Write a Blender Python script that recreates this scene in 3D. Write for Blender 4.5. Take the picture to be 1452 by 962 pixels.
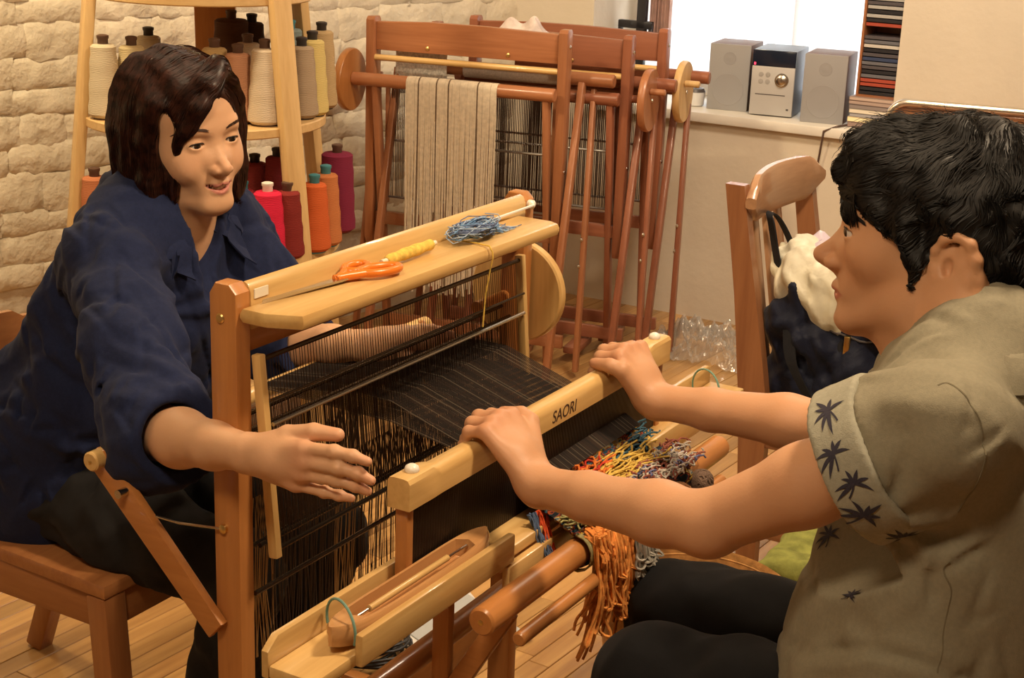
import bpy, bmesh, math, random
import numpy as np
from mathutils import Vector, Matrix
random.seed(7); np.random.seed(7)
SC = bpy.context.scene
COL = SC.collection
for _o in list(bpy.data.objects): bpy.data.objects.remove(_o)

# ------------------------------------------------------------------ camera
F_PX, CAM_H = 2190.0, 1.50
PIT, ROL = math.radians(17.17), math.radians(2.13)
_fw = np.array([0, math.cos(PIT), -math.sin(PIT)]); _up = np.array([0, math.sin(PIT), math.cos(PIT)]); _rt = np.array([1.0, 0, 0])
_r2 = _rt * math.cos(ROL) + _up * math.sin(ROL); _u2 = -_rt * math.sin(ROL) + _up * math.cos(ROL)
CAMR = np.array([_r2, _u2, -_fw]).T                                       # camera axes -> world
cam = bpy.data.cameras.new('camera'); camo = bpy.data.objects.new('camera', cam); COL.objects.link(camo)
m4 = Matrix.Identity(4)
for i in range(3):
    for j in range(3): m4[i][j] = CAMR[i, j]
m4.translation = (0, 0, CAM_H)
camo.matrix_world = m4
cam.sensor_fit = 'HORIZONTAL'; cam.sensor_width = 36.0; cam.lens = 36.0 * F_PX / 1452.0
cam.clip_start = 0.05; cam.clip_end = 60
SC.camera = camo

# ------------------------------------------------------------------ view, world, lights
SC.view_settings.view_transform = 'Standard'; SC.view_settings.look = 'None'
SC.view_settings.gamma = 1.0; SC.view_settings.use_curve_mapping = False
SC.view_settings.exposure = 0.12
wd = bpy.data.worlds.new('daylight'); SC.world = wd; wd.use_nodes = True
bgn = wd.node_tree.nodes['Background']; bgn.inputs[0].default_value = (0.86, 0.93, 1.0, 1); bgn.inputs[1].default_value = 5.0

def area(name, loc, target, size, power, color):
    l = bpy.data.lights.new(name, 'AREA'); l.shape = 'DISK'; l.size = size; l.energy = power; l.color = color
    o = bpy.data.objects.new(name, l); COL.objects.link(o); o.location = loc
    o.rotation_euler = (Vector(target) - Vector(loc)).to_track_quat('-Z', 'Y').to_euler()
    return o
WARM = (1.0, 0.76, 0.50)
area('ceiling_spot_loom', (0.75, 1.75, 2.45), (0.0, 2.2, 0.8), 0.30, 34, WARM)
area('soft_fill_room', (-0.45, 0.6, 2.45), (0.1, 2.0, 0.8), 0.5, 26, WARM)  # soft area light added as overall fill, not a lamp of the room
area('ceiling_spot_wall', (-1.35, 3.2, 2.45), (-1.4, 4.3, 1.1), 0.25, 36, (1.0, 0.80, 0.50))
area('ceiling_spot_back', (0.75, 3.5, 2.45), (0.85, 4.4, 0.6), 0.5, 36, (1.0, 0.82, 0.62))

# loom axes: local x = along the loom width, local y = towards the woman, z up
P0 = Vector((-0.347, 1.816, 0.0)); LROT = math.radians(60.05)
LM = Matrix.Translation(P0) @ Matrix.Rotation(LROT, 4, 'Z')
def lw(x, y, z): return LM @ Vector((x, y, z))

# ------------------------------------------------------------------ helpers
def thing(name, label, cat, loc=(0, 0, 0), rotz=0.0, group=None):
    o = bpy.data.objects.new(name, None); COL.objects.link(o)
    o.location = loc; o.rotation_euler = (0, 0, rotz); o.empty_display_size = 0.05
    o['label'] = label; o['category'] = cat
    if group: o['group'] = group
    return o
def tag(o, label, cat, group=None):
    o['label'] = label; o['category'] = cat
    if group: o['group'] = group
    return o
def struct(o): o['kind'] = 'structure'; return o
def stuff(o): o['kind'] = 'stuff'; return o
def link(name, me, m=None, parent=None, smooth=True):
    o = bpy.data.objects.new(name, me); COL.objects.link(o)
    if m is not None and not me.materials:
        for q in (m if isinstance(m, (list, tuple)) else [m]): me.materials.append(q)
    if parent is not None: o.parent = parent
    if smooth: smooth_angle(me)
    return o
def smooth_angle(me, ang=40):
    me.shade_smooth()
    try: me.set_sharp_from_angle(angle=math.radians(ang))
    except Exception: pass
def copy_tree(o, parent=None):
    c = o.copy(); COL.objects.link(c); c.parent = parent
    for ch in list(o.children): copy_tree(ch, c)
    return c
class MB:
    """collects shapes in one bmesh; build() links them as ONE mesh object"""
    def __init__(s): s.bm = bmesh.new()
    def box(s, lo, hi, bev=0.0, seg=2, M=None):
        lo = Vector(lo); hi = Vector(hi); c = (lo + hi) / 2; d = hi - lo
        r = bmesh.ops.create_cube(s.bm, size=1.0); vs = r['verts']
        for v in vs: v.co = Vector((v.co.x * d.x, v.co.y * d.y, v.co.z * d.z)) + c
        if bev > 0:
            es = list({e for v in vs for e in v.link_edges})
            n0 = set(s.bm.verts)
            rr = bmesh.ops.bevel(s.bm, geom=es, offset=min(bev, min(d) * 0.45), segments=seg, affect='EDGES', profile=0.5)
            vs = list({v for f in rr['faces'] for v in f.verts} | {v for v in vs if v.is_valid})
        if M is not None:
            for v in vs: v.co = M @ v.co
        return s
    def poly(s, verts, faces):
        bv = [s.bm.verts.new(v) for v in verts]
        for f in faces:
            try: s.bm.faces.new([bv[i] for i in f])
            except ValueError: pass
        return s
    def tube(s, pts, r, n=8, caps=True, closed=False):
        pts = [Vector(p) for p in pts]; N = len(pts)
        rs = r if isinstance(r, (list, tuple)) else [r] * N
        up = None; rings = []
        for i, p in enumerate(pts):
            a = pts[(i - 1) % N] if (closed or i > 0) else p; b = pts[(i + 1) % N] if (closed or i < N - 1) else p
            t = (b - a)
            if t.length < 1e-9: t = Vector((0, 0, 1))
            t.normalize()
            if up is None: up = Vector((0, 0, 1)) if abs(t.z) < 0.9 else Vector((1, 0, 0))
            up = up - t * up.dot(t)
            if up.length < 1e-6: up = t.orthogonal()
            up.normalize(); sd = t.cross(up)
            rings.append([s.bm.verts.new(p + (up * math.cos(q) + sd * math.sin(q)) * rs[i]) for q in [2 * math.pi * k / n for k in range(n)]])
        M = N if closed else N - 1
        for i in range(M):
            A = rings[i]; B = rings[(i + 1) % N]
            for k in range(n): s.bm.faces.new([A[k], A[(k + 1) % n], B[(k + 1) % n], B[k]])
        if caps and not closed:
            s.bm.faces.new(rings[0][::-1]); s.bm.faces.new(rings[-1])
        return s
    def prism(s, pts, h0, h1, axis='z', bev=0.0):
        """polygon pts (2-D) extruded along axis from h0 to h1"""
        def P(a, b, c): return {'z': (a, b, c), 'y': (a, c, b), 'x': (c, a, b)}[axis]
        n = len(pts)
        A = [s.bm.verts.new(P(p[0], p[1], h0)) for p in pts]; B = [s.bm.verts.new(P(p[0], p[1], h1)) for p in pts]
        fs = [s.bm.faces.new(A[::-1]), s.bm.faces.new(B)]
        for i in range(n): s.bm.faces.new([A[i], A[(i + 1) % n], B[(i + 1) % n], B[i]])
        if bev > 0:
            es = list({e for f in fs for e in f.edges})
            bmesh.ops.bevel(s.bm, geom=es, offset=bev, segments=2, affect='EDGES', profile=0.5)
        return s
    def lathe(s, prof, n=20, M=None, flute=None):
        """prof: list of (r, z); axis z"""
        rings = []
        for r, z in prof:
            ring = []
            for k in range(n):
                q = 2 * math.pi * k / n; rr = max(r, 1e-5)
                p = Vector((rr * math.cos(q), rr * math.sin(q), z))
                ring.append(s.bm.verts.new(M @ p if M is not None else p))
            rings.append(ring)
        for i in range(len(rings) - 1):
            for k in range(n): s.bm.faces.new([rings[i][k], rings[i][(k + 1) % n], rings[i + 1][(k + 1) % n], rings[i + 1][k]])
        s.bm.faces.new(rings[0][::-1]); s.bm.faces.new(rings[-1])
        return s
    def mesh(s, name):
        bmesh.ops.recalc_face_normals(s.bm, faces=s.bm.faces)
        me = bpy.data.meshes.new(name); s.bm.to_mesh(me); s.bm.free(); return me
    def build(s, name, m, parent=None, ang=40):
        me = s.mesh(name); o = link(name, me, m, parent, smooth=False); smooth_angle(me, ang); return o
def AX(p, d):
    """matrix whose z axis runs along d from p"""
    q = Vector(d).to_track_quat('Z', 'Y').to_matrix().to_4x4(); q.translation = Vector(p); return q
def rod(a, b, r, n=12, bev=0.0):
    a = Vector(a); b = Vector(b); L = (b - a).length; e = min(bev, r * 0.6)
    pr = [(r - e, 0), (r, e), (r, L - e), (r - e, L)] if e > 0 else [(r, 0), (r, L)]
    return MB().lathe(pr, n, AX(a, b - a))
def beam(a, b, w, d, bev=0.002, side=(1, 0, 0)):
    """rectangular bar from a to b, w along side, d across"""
    a = Vector(a); b = Vector(b); z = (b - a); L = z.length; z.normalize()
    x = Vector(side); x = (x - z * x.dot(z)).normalized(); y = z.cross(x)
    Mx = Matrix((x, y, z)).transposed().to_4x4(); Mx.translation = a
    return MB().box((-w / 2, -d / 2, 0), (w / 2, d / 2, L), bev, 2, Mx)
def grid_mesh(name, P, closed_u=False, thick=0.0):
    """P: array (nu, nv, 3) -> quad sheet, optional thickness along normals"""
    P = np.asarray(P, float); nu, nv, _ = P.shape
    def quads(off, flip):
        fs = []
        for i in range(nu if closed_u else nu - 1):
            for j in range(nv - 1):
                a = i * nv + j; b = ((i + 1) % nu) * nv + j
                q = [a, b, b + 1, a + 1]; fs.append([k + off for k in (q[::-1] if flip else q)])
        return fs
    V = P.reshape(-1, 3); fs = quads(0, False)
    if thick:
        gu = np.gradient(P, axis=0); gv = np.gradient(P, axis=1); n = np.cross(gu, gv); n /= (np.linalg.norm(n, axis=2, keepdims=True) + 1e-12)
        V = np.vstack([V, (P - n * thick).reshape(-1, 3)]); o = nu * nv; fs += quads(o, True)
        def rim(idx):
            for a, b in zip(idx[:-1], idx[1:]): fs.append([a, b, b + o, a + o])
        rim([i * nv for i in range(nu)][::-1] + ([ (nu-1) * nv] if closed_u else [])); rim([i * nv + nv - 1 for i in range(nu)])
        if not closed_u: rim(list(range(nv))); rim(list(range((nu - 1) * nv, nu * nv))[::-1])
    me = bpy.data.meshes.new(name); me.from_pydata(V.tolist(), [], fs); me.update(); return me

# ------------------------------------------------------------------ materials
def new_mat(name):
    m = bpy.data.materials.new(name); m.use_nodes = True
    return m, m.node_tree.nodes, m.node_tree.links, m.node_tree.nodes['Principled BSDF']
def setp(b, **k):
    for a, v in k.items(): b.inputs[a.replace('_', ' ')].default_value = v
def plain(name, col, rough=0.5, metal=0.0, spec=0.5, bump=0.0, bscale=200, var=0.0, vscale=8, world=False, dist=0.004, **kw):
    m, N, L, b = new_mat(name); setp(b, Roughness=rough, Metallic=metal); b.inputs['Base Color'].default_value = (*col, 1)
    b.inputs['Specular IOR Level'].default_value = spec
    for k, v in kw.items(): b.inputs[k.replace('_', ' ')].default_value = v
    if bump or var:
        tc = N.new('ShaderNodeTexCoord'); co = tc.outputs['Object']
        if world: co = N.new('ShaderNodeNewGeometry').outputs['Position']
    if var:
        n = N.new('ShaderNodeTexNoise'); n.inputs['Scale'].default_value = vscale; n.inputs['Detail'].default_value = 5; L.new(co, n.inputs['Vector'])
        r = N.new('ShaderNodeValToRGB'); r.color_ramp.elements[0].position = 0.3; r.color_ramp.elements[1].position = 0.7
        r.color_ramp.elements[0].color = (*[c * (1 - var) for c in col], 1); r.color_ramp.elements[1].color = (*[min(1, c * (1 + var)) for c in col], 1)
        L.new(n.outputs['Fac'], r.inputs[0]); L.new(r.outputs[0], b.inputs['Base Color'])
    if bump:
        n = N.new('ShaderNodeTexNoise'); n.inputs['Scale'].default_value = bscale; n.inputs['Detail'].default_value = 4; L.new(co, n.inputs['Vector'])
        bp = N.new('ShaderNodeBump'); bp.inputs['Strength'].default_value = bump; bp.inputs['Distance'].default_value = dist; L.new(n.outputs['Fac'], bp.inputs['Height']); L.new(bp.outputs[0], b.inputs['Normal'])
    return m
def wood(name, c0, c1, axis='x', rough=0.35, scale=1.0, coat=0.0, rand=0.12):
    m, N, L, b = new_mat(name); setp(b, Roughness=rough); b.inputs['Coat Weight'].default_value = coat
    tc = N.new('ShaderNodeTexCoord'); mp = N.new('ShaderNodeMapping'); L.new(tc.outputs['Object'], mp.inputs['Vector'])
    s = [22.0 * scale] * 3; s['xyz'.index(axis)] = 1.6 * scale; mp.inputs['Scale'].default_value = s
    oi = N.new('ShaderNodeObjectInfo'); ml = N.new('ShaderNodeMath'); ml.operation = 'MULTIPLY'; ml.inputs[1].default_value = 37.0; L.new(oi.outputs['Random'], ml.inputs[0]); L.new(ml.outputs[0], mp.inputs['Location'])
    n = N.new('ShaderNodeTexNoise'); n.inputs['Scale'].default_value = 1.0; n.inputs['Detail'].default_value = 6; n.inputs['Distortion'].default_value = 0.6; L.new(mp.outputs[0], n.inputs['Vector'])
    n2 = N.new('ShaderNodeTexNoise'); n2.inputs['Scale'].default_value = 6.0; n2.inputs['Detail'].default_value = 3; L.new(mp.outputs[0], n2.inputs['Vector'])
    mx = N.new('ShaderNodeMix'); mx.inputs[0].default_value = 0.35; L.new(n.outputs['Fac'], mx.inputs[2]); L.new(n2.outputs['Fac'], mx.inputs[3])
    r = N.new('ShaderNodeValToRGB'); r.color_ramp.elements[0].position = 0.34; r.color_ramp.elements[1].position = 0.66
    r.color_ramp.elements[0].color = (*c0, 1); r.color_ramp.elements[1].color = (*c1, 1); L.new(mx.outputs[0], r.inputs[0])
    hv = N.new('ShaderNodeHueSaturation'); mr = N.new('ShaderNodeMapRange'); mr.inputs[3].default_value = 1 - rand; mr.inputs[4].default_value = 1 + rand
    L.new(oi.outputs['Random'], mr.inputs[0]); L.new(mr.outputs[0], hv.inputs['Value']); L.new(r.outputs[0], hv.inputs['Color']); L.new(hv.outputs[0], b.inputs['Base Color'])
    bp = N.new('ShaderNodeBump'); bp.inputs['Strength'].default_value = 0.08; bp.inputs['Distance'].default_value = 0.002; L.new(n2.outputs['Fac'], bp.inputs['Height']); L.new(bp.outputs[0], b.inputs['Normal'])
    return m
def wood3(name, c0, c1, **k): return {a: wood(name + '_' + a, c0, c1, a, **k) for a in 'xyz'}
def fabric(name, col, scale=900, var=0.15, vscale=30, bump=0.25, rough=0.85, wr=0.0, wscale=35, attr=False):
    m, N, L, b = new_mat(name); setp(b, Roughness=rough); b.inputs['Specular IOR Level'].default_value = 0.2
    b.inputs['Sheen Weight'].default_value = 0.03
    tc = N.new('ShaderNodeTexCoord')
    n = N.new('ShaderNodeTexNoise'); n.inputs['Scale'].default_value = vscale; n.inputs['Detail'].default_value = 6; L.new(tc.outputs['Object'], n.inputs['Vector'])
    r = N.new('ShaderNodeValToRGB'); r.color_ramp.elements[0].position = 0.3; r.color_ramp.elements[1].position = 0.7
    r.color_ramp.elements[0].color = (*[c * (1 - var) for c in col], 1); r.color_ramp.elements[1].color = (*[min(1, c * (1 + var)) for c in col], 1)
    L.new(n.outputs['Fac'], r.inputs[0]); L.new(r.outputs[0], b.inputs['Base Color'])
    w = N.new('ShaderNodeTexNoise'); w.inputs['Scale'].default_value = scale; w.inputs['Detail'].default_value = 2; L.new(tc.outputs['Object'], w.inputs['Vector'])
    bp = N.new('ShaderNodeBump'); bp.inputs['Strength'].default_value = bump; bp.inputs['Distance'].default_value = 0.001; L.new(w.outputs['Fac'], bp.inputs['Height']); last = bp
    if wr:
        w2 = N.new('ShaderNodeTexNoise'); w2.inputs['Scale'].default_value = wscale; w2.inputs['Detail'].default_value = 3; w2.inputs['Distortion'].default_value = 1.2; L.new(tc.outputs['Object'], w2.inputs['Vector'])
        b2 = N.new('ShaderNodeBump'); b2.inputs['Strength'].default_value = wr; b2.inputs['Distance'].default_value = 0.01; L.new(w2.outputs['Fac'], b2.inputs['Height']); L.new(bp.outputs[0], b2.inputs['Normal']); last = b2
    L.new(last.outputs[0], b.inputs['Normal'])
    return m
# ------------------------------------------------------------------ the room
# window wall runs through WW0 along WD; the stone wall leaves the corner along LD
WD = Vector((0.8665, -0.4992, 0)).normalized(); WN = Vector((-WD.y, WD.x, 0)); WN = -WN if WN.y > 0 else WN   # into the room
CORNER = Vector((-0.02, 5.57, 0)); LD = Vector((-1, -1, 0)).normalized(); LN = Vector((1, -1, 0)).normalized()
CEIL = 2.5
plaster = plain('cream_plaster', (0.70, 0.62, 0.50), 0.85, spec=0.2, bump=0.35, bscale=35, var=0.05, vscale=3)
stone_m = plain('whitewashed_stone', (0.72, 0.64, 0.50), 0.85, spec=0.2, bump=1.0, bscale=16, var=0.08, vscale=9, world=True, dist=0.016)
mortar_m = plain('whitewashed_mortar', (0.66, 0.58, 0.46), 0.9, spec=0.1, bump=1.0, bscale=18, world=True, dist=0.014)
sill_m = plain('painted_sill', (0.78, 0.74, 0.66), 0.45, var=0.06, vscale=12)
ceil_m = plain('ceiling_paint', (0.8, 0.74, 0.62), 0.9)
# wall frames: local x along the wall, y out of the wall into the room... (y = depth behind is negative)
def wall_matrix(o, d, n):
    Mx = Matrix((d, n, Vector((0, 0, 1)))).transposed().to_4x4(); Mx.translation = o; return Mx
MW = wall_matrix(CORNER, WD, -WN)   # local y runs into the wall, away from the room
WROT = math.atan2(WD.y, WD.x); ML = wall_matrix(CORNER, LD, LN)
def wpt(px, py, n=0.0, M=None):
    """3-D point on the wall plane of M (offset n) seen at photo pixel"""
    M = M or MW
    d = Vector(CAMR @ np.array([px - 726.0, 481.0 - py, -F_PX]) / F_PX); o = Vector((0, 0, CAM_H)); nn = M.to_3x3() @ Vector((0, 1, 0))
    p0 = M.translation + nn * n
    t = (p0 - o).dot(nn) / d.dot(nn); return M.inverted() @ (o + d * t)
def zpt(px, py, z):
    d = CAMR @ np.array([px - 726.0, 481.0 - py, -F_PX]) / F_PX; t = (z - CAM_H) / d[2]; return Vector((d[0] * t, d[1] * t, z))
def ypt(px, py, y):
    d = CAMR @ np.array([px - 726.0, 481.0 - py, -F_PX]) / F_PX; t = y / d[1]; return Vector((d[0] * t, y, CAM_H + d[2] * t))
WIN0 = wpt(842, 20).x; WIN1 = wpt(1274, 80).x; SILLZ = 0.72; WTOP = 2.0; DEEP = 0.34; WIN1B = WIN1 + 0.15
# window wall (thick, with a deep window recess)
w = MB()
w.box((-0.4, 0, 0), (WIN0, 0.42, CEIL)); w.box((WIN1, 0, 0), (WIN1B, 0.03, CEIL)); w.box((WIN1B, 0, 0), (7.2, 0.42, CEIL)); w.box((WIN0, 0, 0), (WIN1, 0.42, SILLZ - 0.035)); w.box((WIN1, 0.03, 0), (WIN1B, 0.42, SILLZ - 0.035)); w.box((WIN0, 0, WTOP), (WIN1, 0.42, CEIL)); w.box((WIN1, 0.03, WTOP), (WIN1B, 0.42, CEIL))
wo = struct(w.build('wall_back', plaster)); wo.matrix_world = MW
so = struct(MB().box((WIN0 + 0.001, -0.03, SILLZ - 0.034), (WIN1 - 0.001, DEEP + 0.02, SILLZ), 0.006).box((WIN1 - 0.004, 0.031, SILLZ - 0.034), (WIN1B - 0.001, DEEP + 0.02, SILLZ)).build('trim_1', sill_m)); so.matrix_world = MW
win_frame_m = plain('window_frame_paint', (0.75, 0.72, 0.68), 0.4)
glass, N, L, b = new_mat('window_glass'); setp(b, Roughness=0.0); b.inputs['Transmission Weight'].default_value = 1.0; b.inputs['IOR'].default_value = 1.02
wf = MB()
for (a, c, z0, z1) in ((WIN0, WIN0 + 0.05, SILLZ, WTOP), (WIN1B - 0.05, WIN1B, SILLZ, WTOP), (WIN0, WIN1B, SILLZ, SILLZ + 0.05), (WIN0, WIN1B, WTOP - 0.05, WTOP), ((WIN0 + WIN1B) / 2 - 0.02, (WIN0 + WIN1B) / 2 + 0.02, SILLZ, WTOP)):
    wf.box((a, DEEP + 0.01, z0), (c, DEEP + 0.05, z1), 0.003)
wfo = struct(wf.build('window_1', win_frame_m)); wfo.matrix_world = MW
for k in range(2):
    a = WIN0 + 0.05 if k == 0 else (WIN0 + WIN1B) / 2 + 0.02; c = (WIN0 + WIN1B) / 2 - 0.02 if k == 0 else WIN1B - 0.05
    MB().box((a, DEEP + 0.030, SILLZ + 0.05), (c, DEEP + 0.034, WTOP - 0.05)).build('pane', glass, wfo)
# stone wall: mortar bed + one object per stone
wl = struct(MB().box((-0.42, -0.3, 0), (4.9, -0.02, CEIL)).build('wall_left', mortar_m)); wl.matrix_world = ML
# local x of ML runs away from the corner; ML is left-handed free (LD, LN, up)
def stone_mesh(seed):
    rnd = random.Random(seed); nx, nz = 5, 3; V = []; Fc = []
    for i in range(nx + 1):
        for j in range(nz + 1):
            ex = 1 if i in (0, nx) else 0; ez = 1 if j in (0, nz) else 0
            x = i / nx - 0.5; z = j / nz - 0.5
            y = (0.55 if ex or ez else 1.0) + rnd.uniform(-0.28, 0.28)
            V.append((x * (1 - 0.03 * ez) + rnd.uniform(-.02, .02), y, z * (1 - 0.05 * ex) + rnd.uniform(-.05, .05)))
    def id(i, j): return i * (nz + 1) + j
    for i in range(nx):
        for j in range(nz): Fc.append([id(i, j), id(i, j + 1), id(i + 1, j + 1), id(i + 1, j)])
    rim = [id(i, 0) for i in range(nx + 1)] + [id(nx, j) for j in range(1, nz + 1)] + [id(i, nz) for i in range(nx - 1, -1, -1)] + [id(0, j) for j in range(nz - 1, 0, -1)]
    o = len(V)
    for k in rim: V.append((V[k][0] * 1.03, -0.3, V[k][2] * 1.03))
    n = len(rim)
    for k in range(n): Fc.append([rim[k], rim[(k + 1) % n], o + (k + 1) % n, o + k])
    me = bpy.data.meshes.new('stone'); me.from_pydata(V, [], Fc); me.update(); me.materials.append(stone_m)
    bm = bmesh.new(); bm.from_mesh(me); bmesh.ops.recalc_face_normals(bm, faces=bm.faces); bm.to_mesh(me); bm.free()
    me.shade_smooth(); return me
SM = [stone_mesh(s) for s in range(14)]
rs = random.Random(3); z = 0.30; cnt = 0
while z < 1.42 and cnt < 300:
    hh = rs.uniform(0.05, 0.105); x = -0.05 - rs.uniform(0, 0.2)
    while x < 2.35 and cnt < 300:
        ww = rs.uniform(0.11, 0.34)
        o = bpy.data.objects.new('stone', rs.choice(SM)); COL.objects.link(o); o.parent = wl
        o.location = (x + ww / 2, -0.02, z + hh / 2 + rs.uniform(-.006, .006)); o.scale = (ww + 0.004, 0.015, hh + 0.006)
        if rs.random() < 0.5: o.rotation_euler = (0, math.pi, 0)
        x += ww; cnt += 1
    z += hh
# floor boards: a strip floor, one object per board where the boards can be told apart
FA = math.radians(57); FR = Matrix.Rotation(FA, 4, 'Z')
floor_m = wood('floor_boards', (0.33, 0.165, 0.055), (0.58, 0.34, 0.125), 'x', rough=0.28, scale=0.55, rand=0.25, coat=0.15)
fl = struct(MB().box((-3.4, -2.4, -0.06), (4.6, 7.2, -0.014)).build('floor', plain('floor_gap', (0.10, 0.05, 0.02), 0.8)))
BW = 0.047; rest = MB(); nb = 0; pm = {}
def to_px(p):
    c = CAMR.T @ (np.array(p) - np.array([0, 0, CAM_H])); 
    return (726 + F_PX * c[0] / -c[2], 481 - F_PX * c[1] / -c[2]) if c[2] < -0.1 else (9999, 9999)
rb = random.Random(11); fields = []
for k in range(-90, 120):
    yb = k * BW; xb = -3.0 + rb.uniform(0, 0.7)
    while xb < 7.0:
        ln = rb.choice((0.45, 0.6, 0.75, 0.9, 1.1)); c = FR @ Vector((xb + ln / 2, yb, 0))
        if -3.3 < c.x < 4.5 and -2.3 < c.y < 7.1: fields.append((xb, yb, ln, c))
        xb += ln
def near(fd):
    xb, yb, ln, c = fd
    best = 1e9
    for t in (0, .25, .5, .75, 1):
        p = FR @ Vector((xb + ln * t, yb, 0)); q = to_px(p)
        if 0 < q[0] < 1452 and 380 < q[1] < 962: best = min(best, p.length)
    return best
fields.sort(key=near)
for i, (xb, yb, ln, c) in enumerate(fields):
    if i < 290 and near((xb, yb, ln, c)) < 1e8:
        if ln not in pm:
            b_ = MB().box((-ln / 2 + 0.0006, -BW / 2 + 0.0008, -0.013), (ln / 2 - 0.0006, BW / 2 - 0.0008, 0), 0.0012, 1); pm[ln] = b_.mesh('plank'); pm[ln].materials.append(floor_m)
        o = bpy.data.objects.new('plank', pm[ln]); COL.objects.link(o); o.parent = fl; o.location = c; o.rotation_euler = (0, 0, FA)
    else:
        rest.box((xb + 0.0006, yb - BW / 2 + 0.0008, -0.013), (xb + ln - 0.0006, yb + BW / 2 - 0.0008, 0))
ro = stuff(rest.build('plank_field', floor_m, fl)); ro.rotation_euler = (0, 0, FA)
# the rest of the room, out of view
struct(MB().box((-3.4, -2.4, CEIL), (4.6, 7.2, CEIL + 0.06)).build('ceiling', ceil_m))
struct(MB().box((-3.4, -2.46, 0), (4.6, -2.4, CEIL)).build('wall_front', plaster))
struct(MB().box((4.6, -2.4, 0), (4.66, 7.2, CEIL)).build('wall_right', plaster))
struct(MB().box((-3.46, -2.4, 0), (-3.4, 3.0, CEIL)).build('wall_side', plaster))
# ------------------------------------------------------------------ the loom in front (local x = width, y = towards the woman, z up)
maple = wood3('maple', (0.56, 0.335, 0.115), (0.74, 0.50, 0.205), rough=0.30, coat=0.25, rand=0.06)
oakr = wood3('reddish_beech', (0.40, 0.155, 0.042), (0.53, 0.225, 0.066), rough=0.32, coat=0.2, rand=0.06)
steel = plain('steel', (0.62, 0.60, 0.56), 0.25, 1.0)
brass = plain('brass', (0.75, 0.55, 0.22), 0.3, 1.0)
darkwire = plain('heddle_wire', (0.040, 0.020, 0.011), 0.45, 0.2)
darksteel = plain('dark_steel_bar', (0.10, 0.075, 0.055), 0.22, 0.9)
ivory = plain('ivory_knob', (0.85, 0.80, 0.70), 0.25)
LW = 0.700
loom = thing('floor_loom', 'pale wooden handloom with top shelf and dark harness between woman and man', 'loom', P0, LROT)
for xx in (0.0, LW):
    p = MB().prism([(-0.021, 0.0), (0.021, 0.0), (0.021, 0.985), (0.012, 0.999), (-0.010, 0.999), (-0.021, 0.988)], xx - 0.014, xx + 0.014, 'x', 0.003).build('post', oakr['z'], loom)
    sg = -1 if xx == 0 else 1
    MB().lathe([(0.0055, 0), (0.0065, 0.001), (0.005, 0.003), (0.001, 0.0035)], 14, AX((xx + sg * 0.014, 0.003, 0.955), (sg, 0, 0))).build('bolt', brass, p)
    # floor runner and brace of each side frame
    MB().box((xx - 0.014, -0.34, 0.0), (xx + 0.014, 0.34, 0.035), 0.005).build('foot_runner', oakr['y'], loom)
# back rail with rounded top and the shelf in front of it
MB().prism([(-0.002, 0.938), (-0.002, 0.985), (-0.005, 0.995), (-0.011, 0.998), (-0.017, 0.995), (-0.0215, 0.985), (-0.0215, 0.938)], 0.0142, LW - 0.0142, 'x', 0.001).build('top_rail', maple['x'], loom)
SH = 0.972
sh = MB(); e = 0.011
pts = [(-0.008, -0.0225), (-0.008, -0.060), (0.012, -0.104), (0.648, -0.104), (0.656, -0.09), (0.656, -0.0225)]
sh.prism(pts, SH - 0.022, SH, 'z', 0.0085).build('shelf', maple['x'], loom)
MB().box((0.020, -0.0230, 0.9765), (0.046, -0.0214, 0.9885), 0.0).build('paper_label', plain('label_paper', (0.82, 0.75, 0.6), 0.6), loom)
# cords and knob at the far post
MB().lathe([(0.004, 0), (0.009, 0.003), (0.009, 0.012), (0.004, 0.016)], 14, AX((LW + 0.014, 0.002, 0.985), (1, 0, 0))).build('brass_knob', brass, loom)
MB().lathe([(0.002, 0), (0.007, 0.002), (0.0075, 0.009), (0.003, 0.013)], 14, AX((LW - 0.004, -0.0205, 0.982), (-0.3, -1, 0))).build('cord_knob', ivory, loom)
cordm = plain('white_cord', (0.75, 0.72, 0.68), 0.7)
MB().tube([(LW - 0.008, -0.033, 0.982), (LW - 0.06, -0.032, 0.981), (LW - 0.115, -0.0265, 0.978)], 0.0022, 6).build('cord', cordm, loom)
MB().tube([(LW + 0.025, 0.0, 0.985), (LW + 0.028, -0.01, 0.9), (LW + 0.03, 0.0, 0.80)], 0.0022, 6).build('cord', cordm, loom)
# low cross rails between the posts
MB().box((0.0142, -0.012, 0.22), (LW - 0.0142, 0.012, 0.28), 0.003).build('cross_rail', oakr['x'], loom)
MB().box((0.0142, -0.010, 0.905), (LW - 0.0142, 0.010, 0.937), 0.002).build('cross_rail', oakr['x'], loom)
# warp wheel outside the far post, and warp beam
wh = MB()
wh.lathe([(0.003, 0), (0.082, 0), (0.085, 0.003), (0.085, 0.016), (0.082, 0.019), (0.003, 0.019)], 40, AX((LW + 0.022, 0.012, 0.826), (1, 0, 0)))
wh.build('warp_wheel', maple['z'], loom)
rod((LW - 0.1, 0.012, 0.826), (LW + 0.026, 0.012, 0.826), 0.010, 12).build('warp_beam_axle', oakr['x'], loom)
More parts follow.
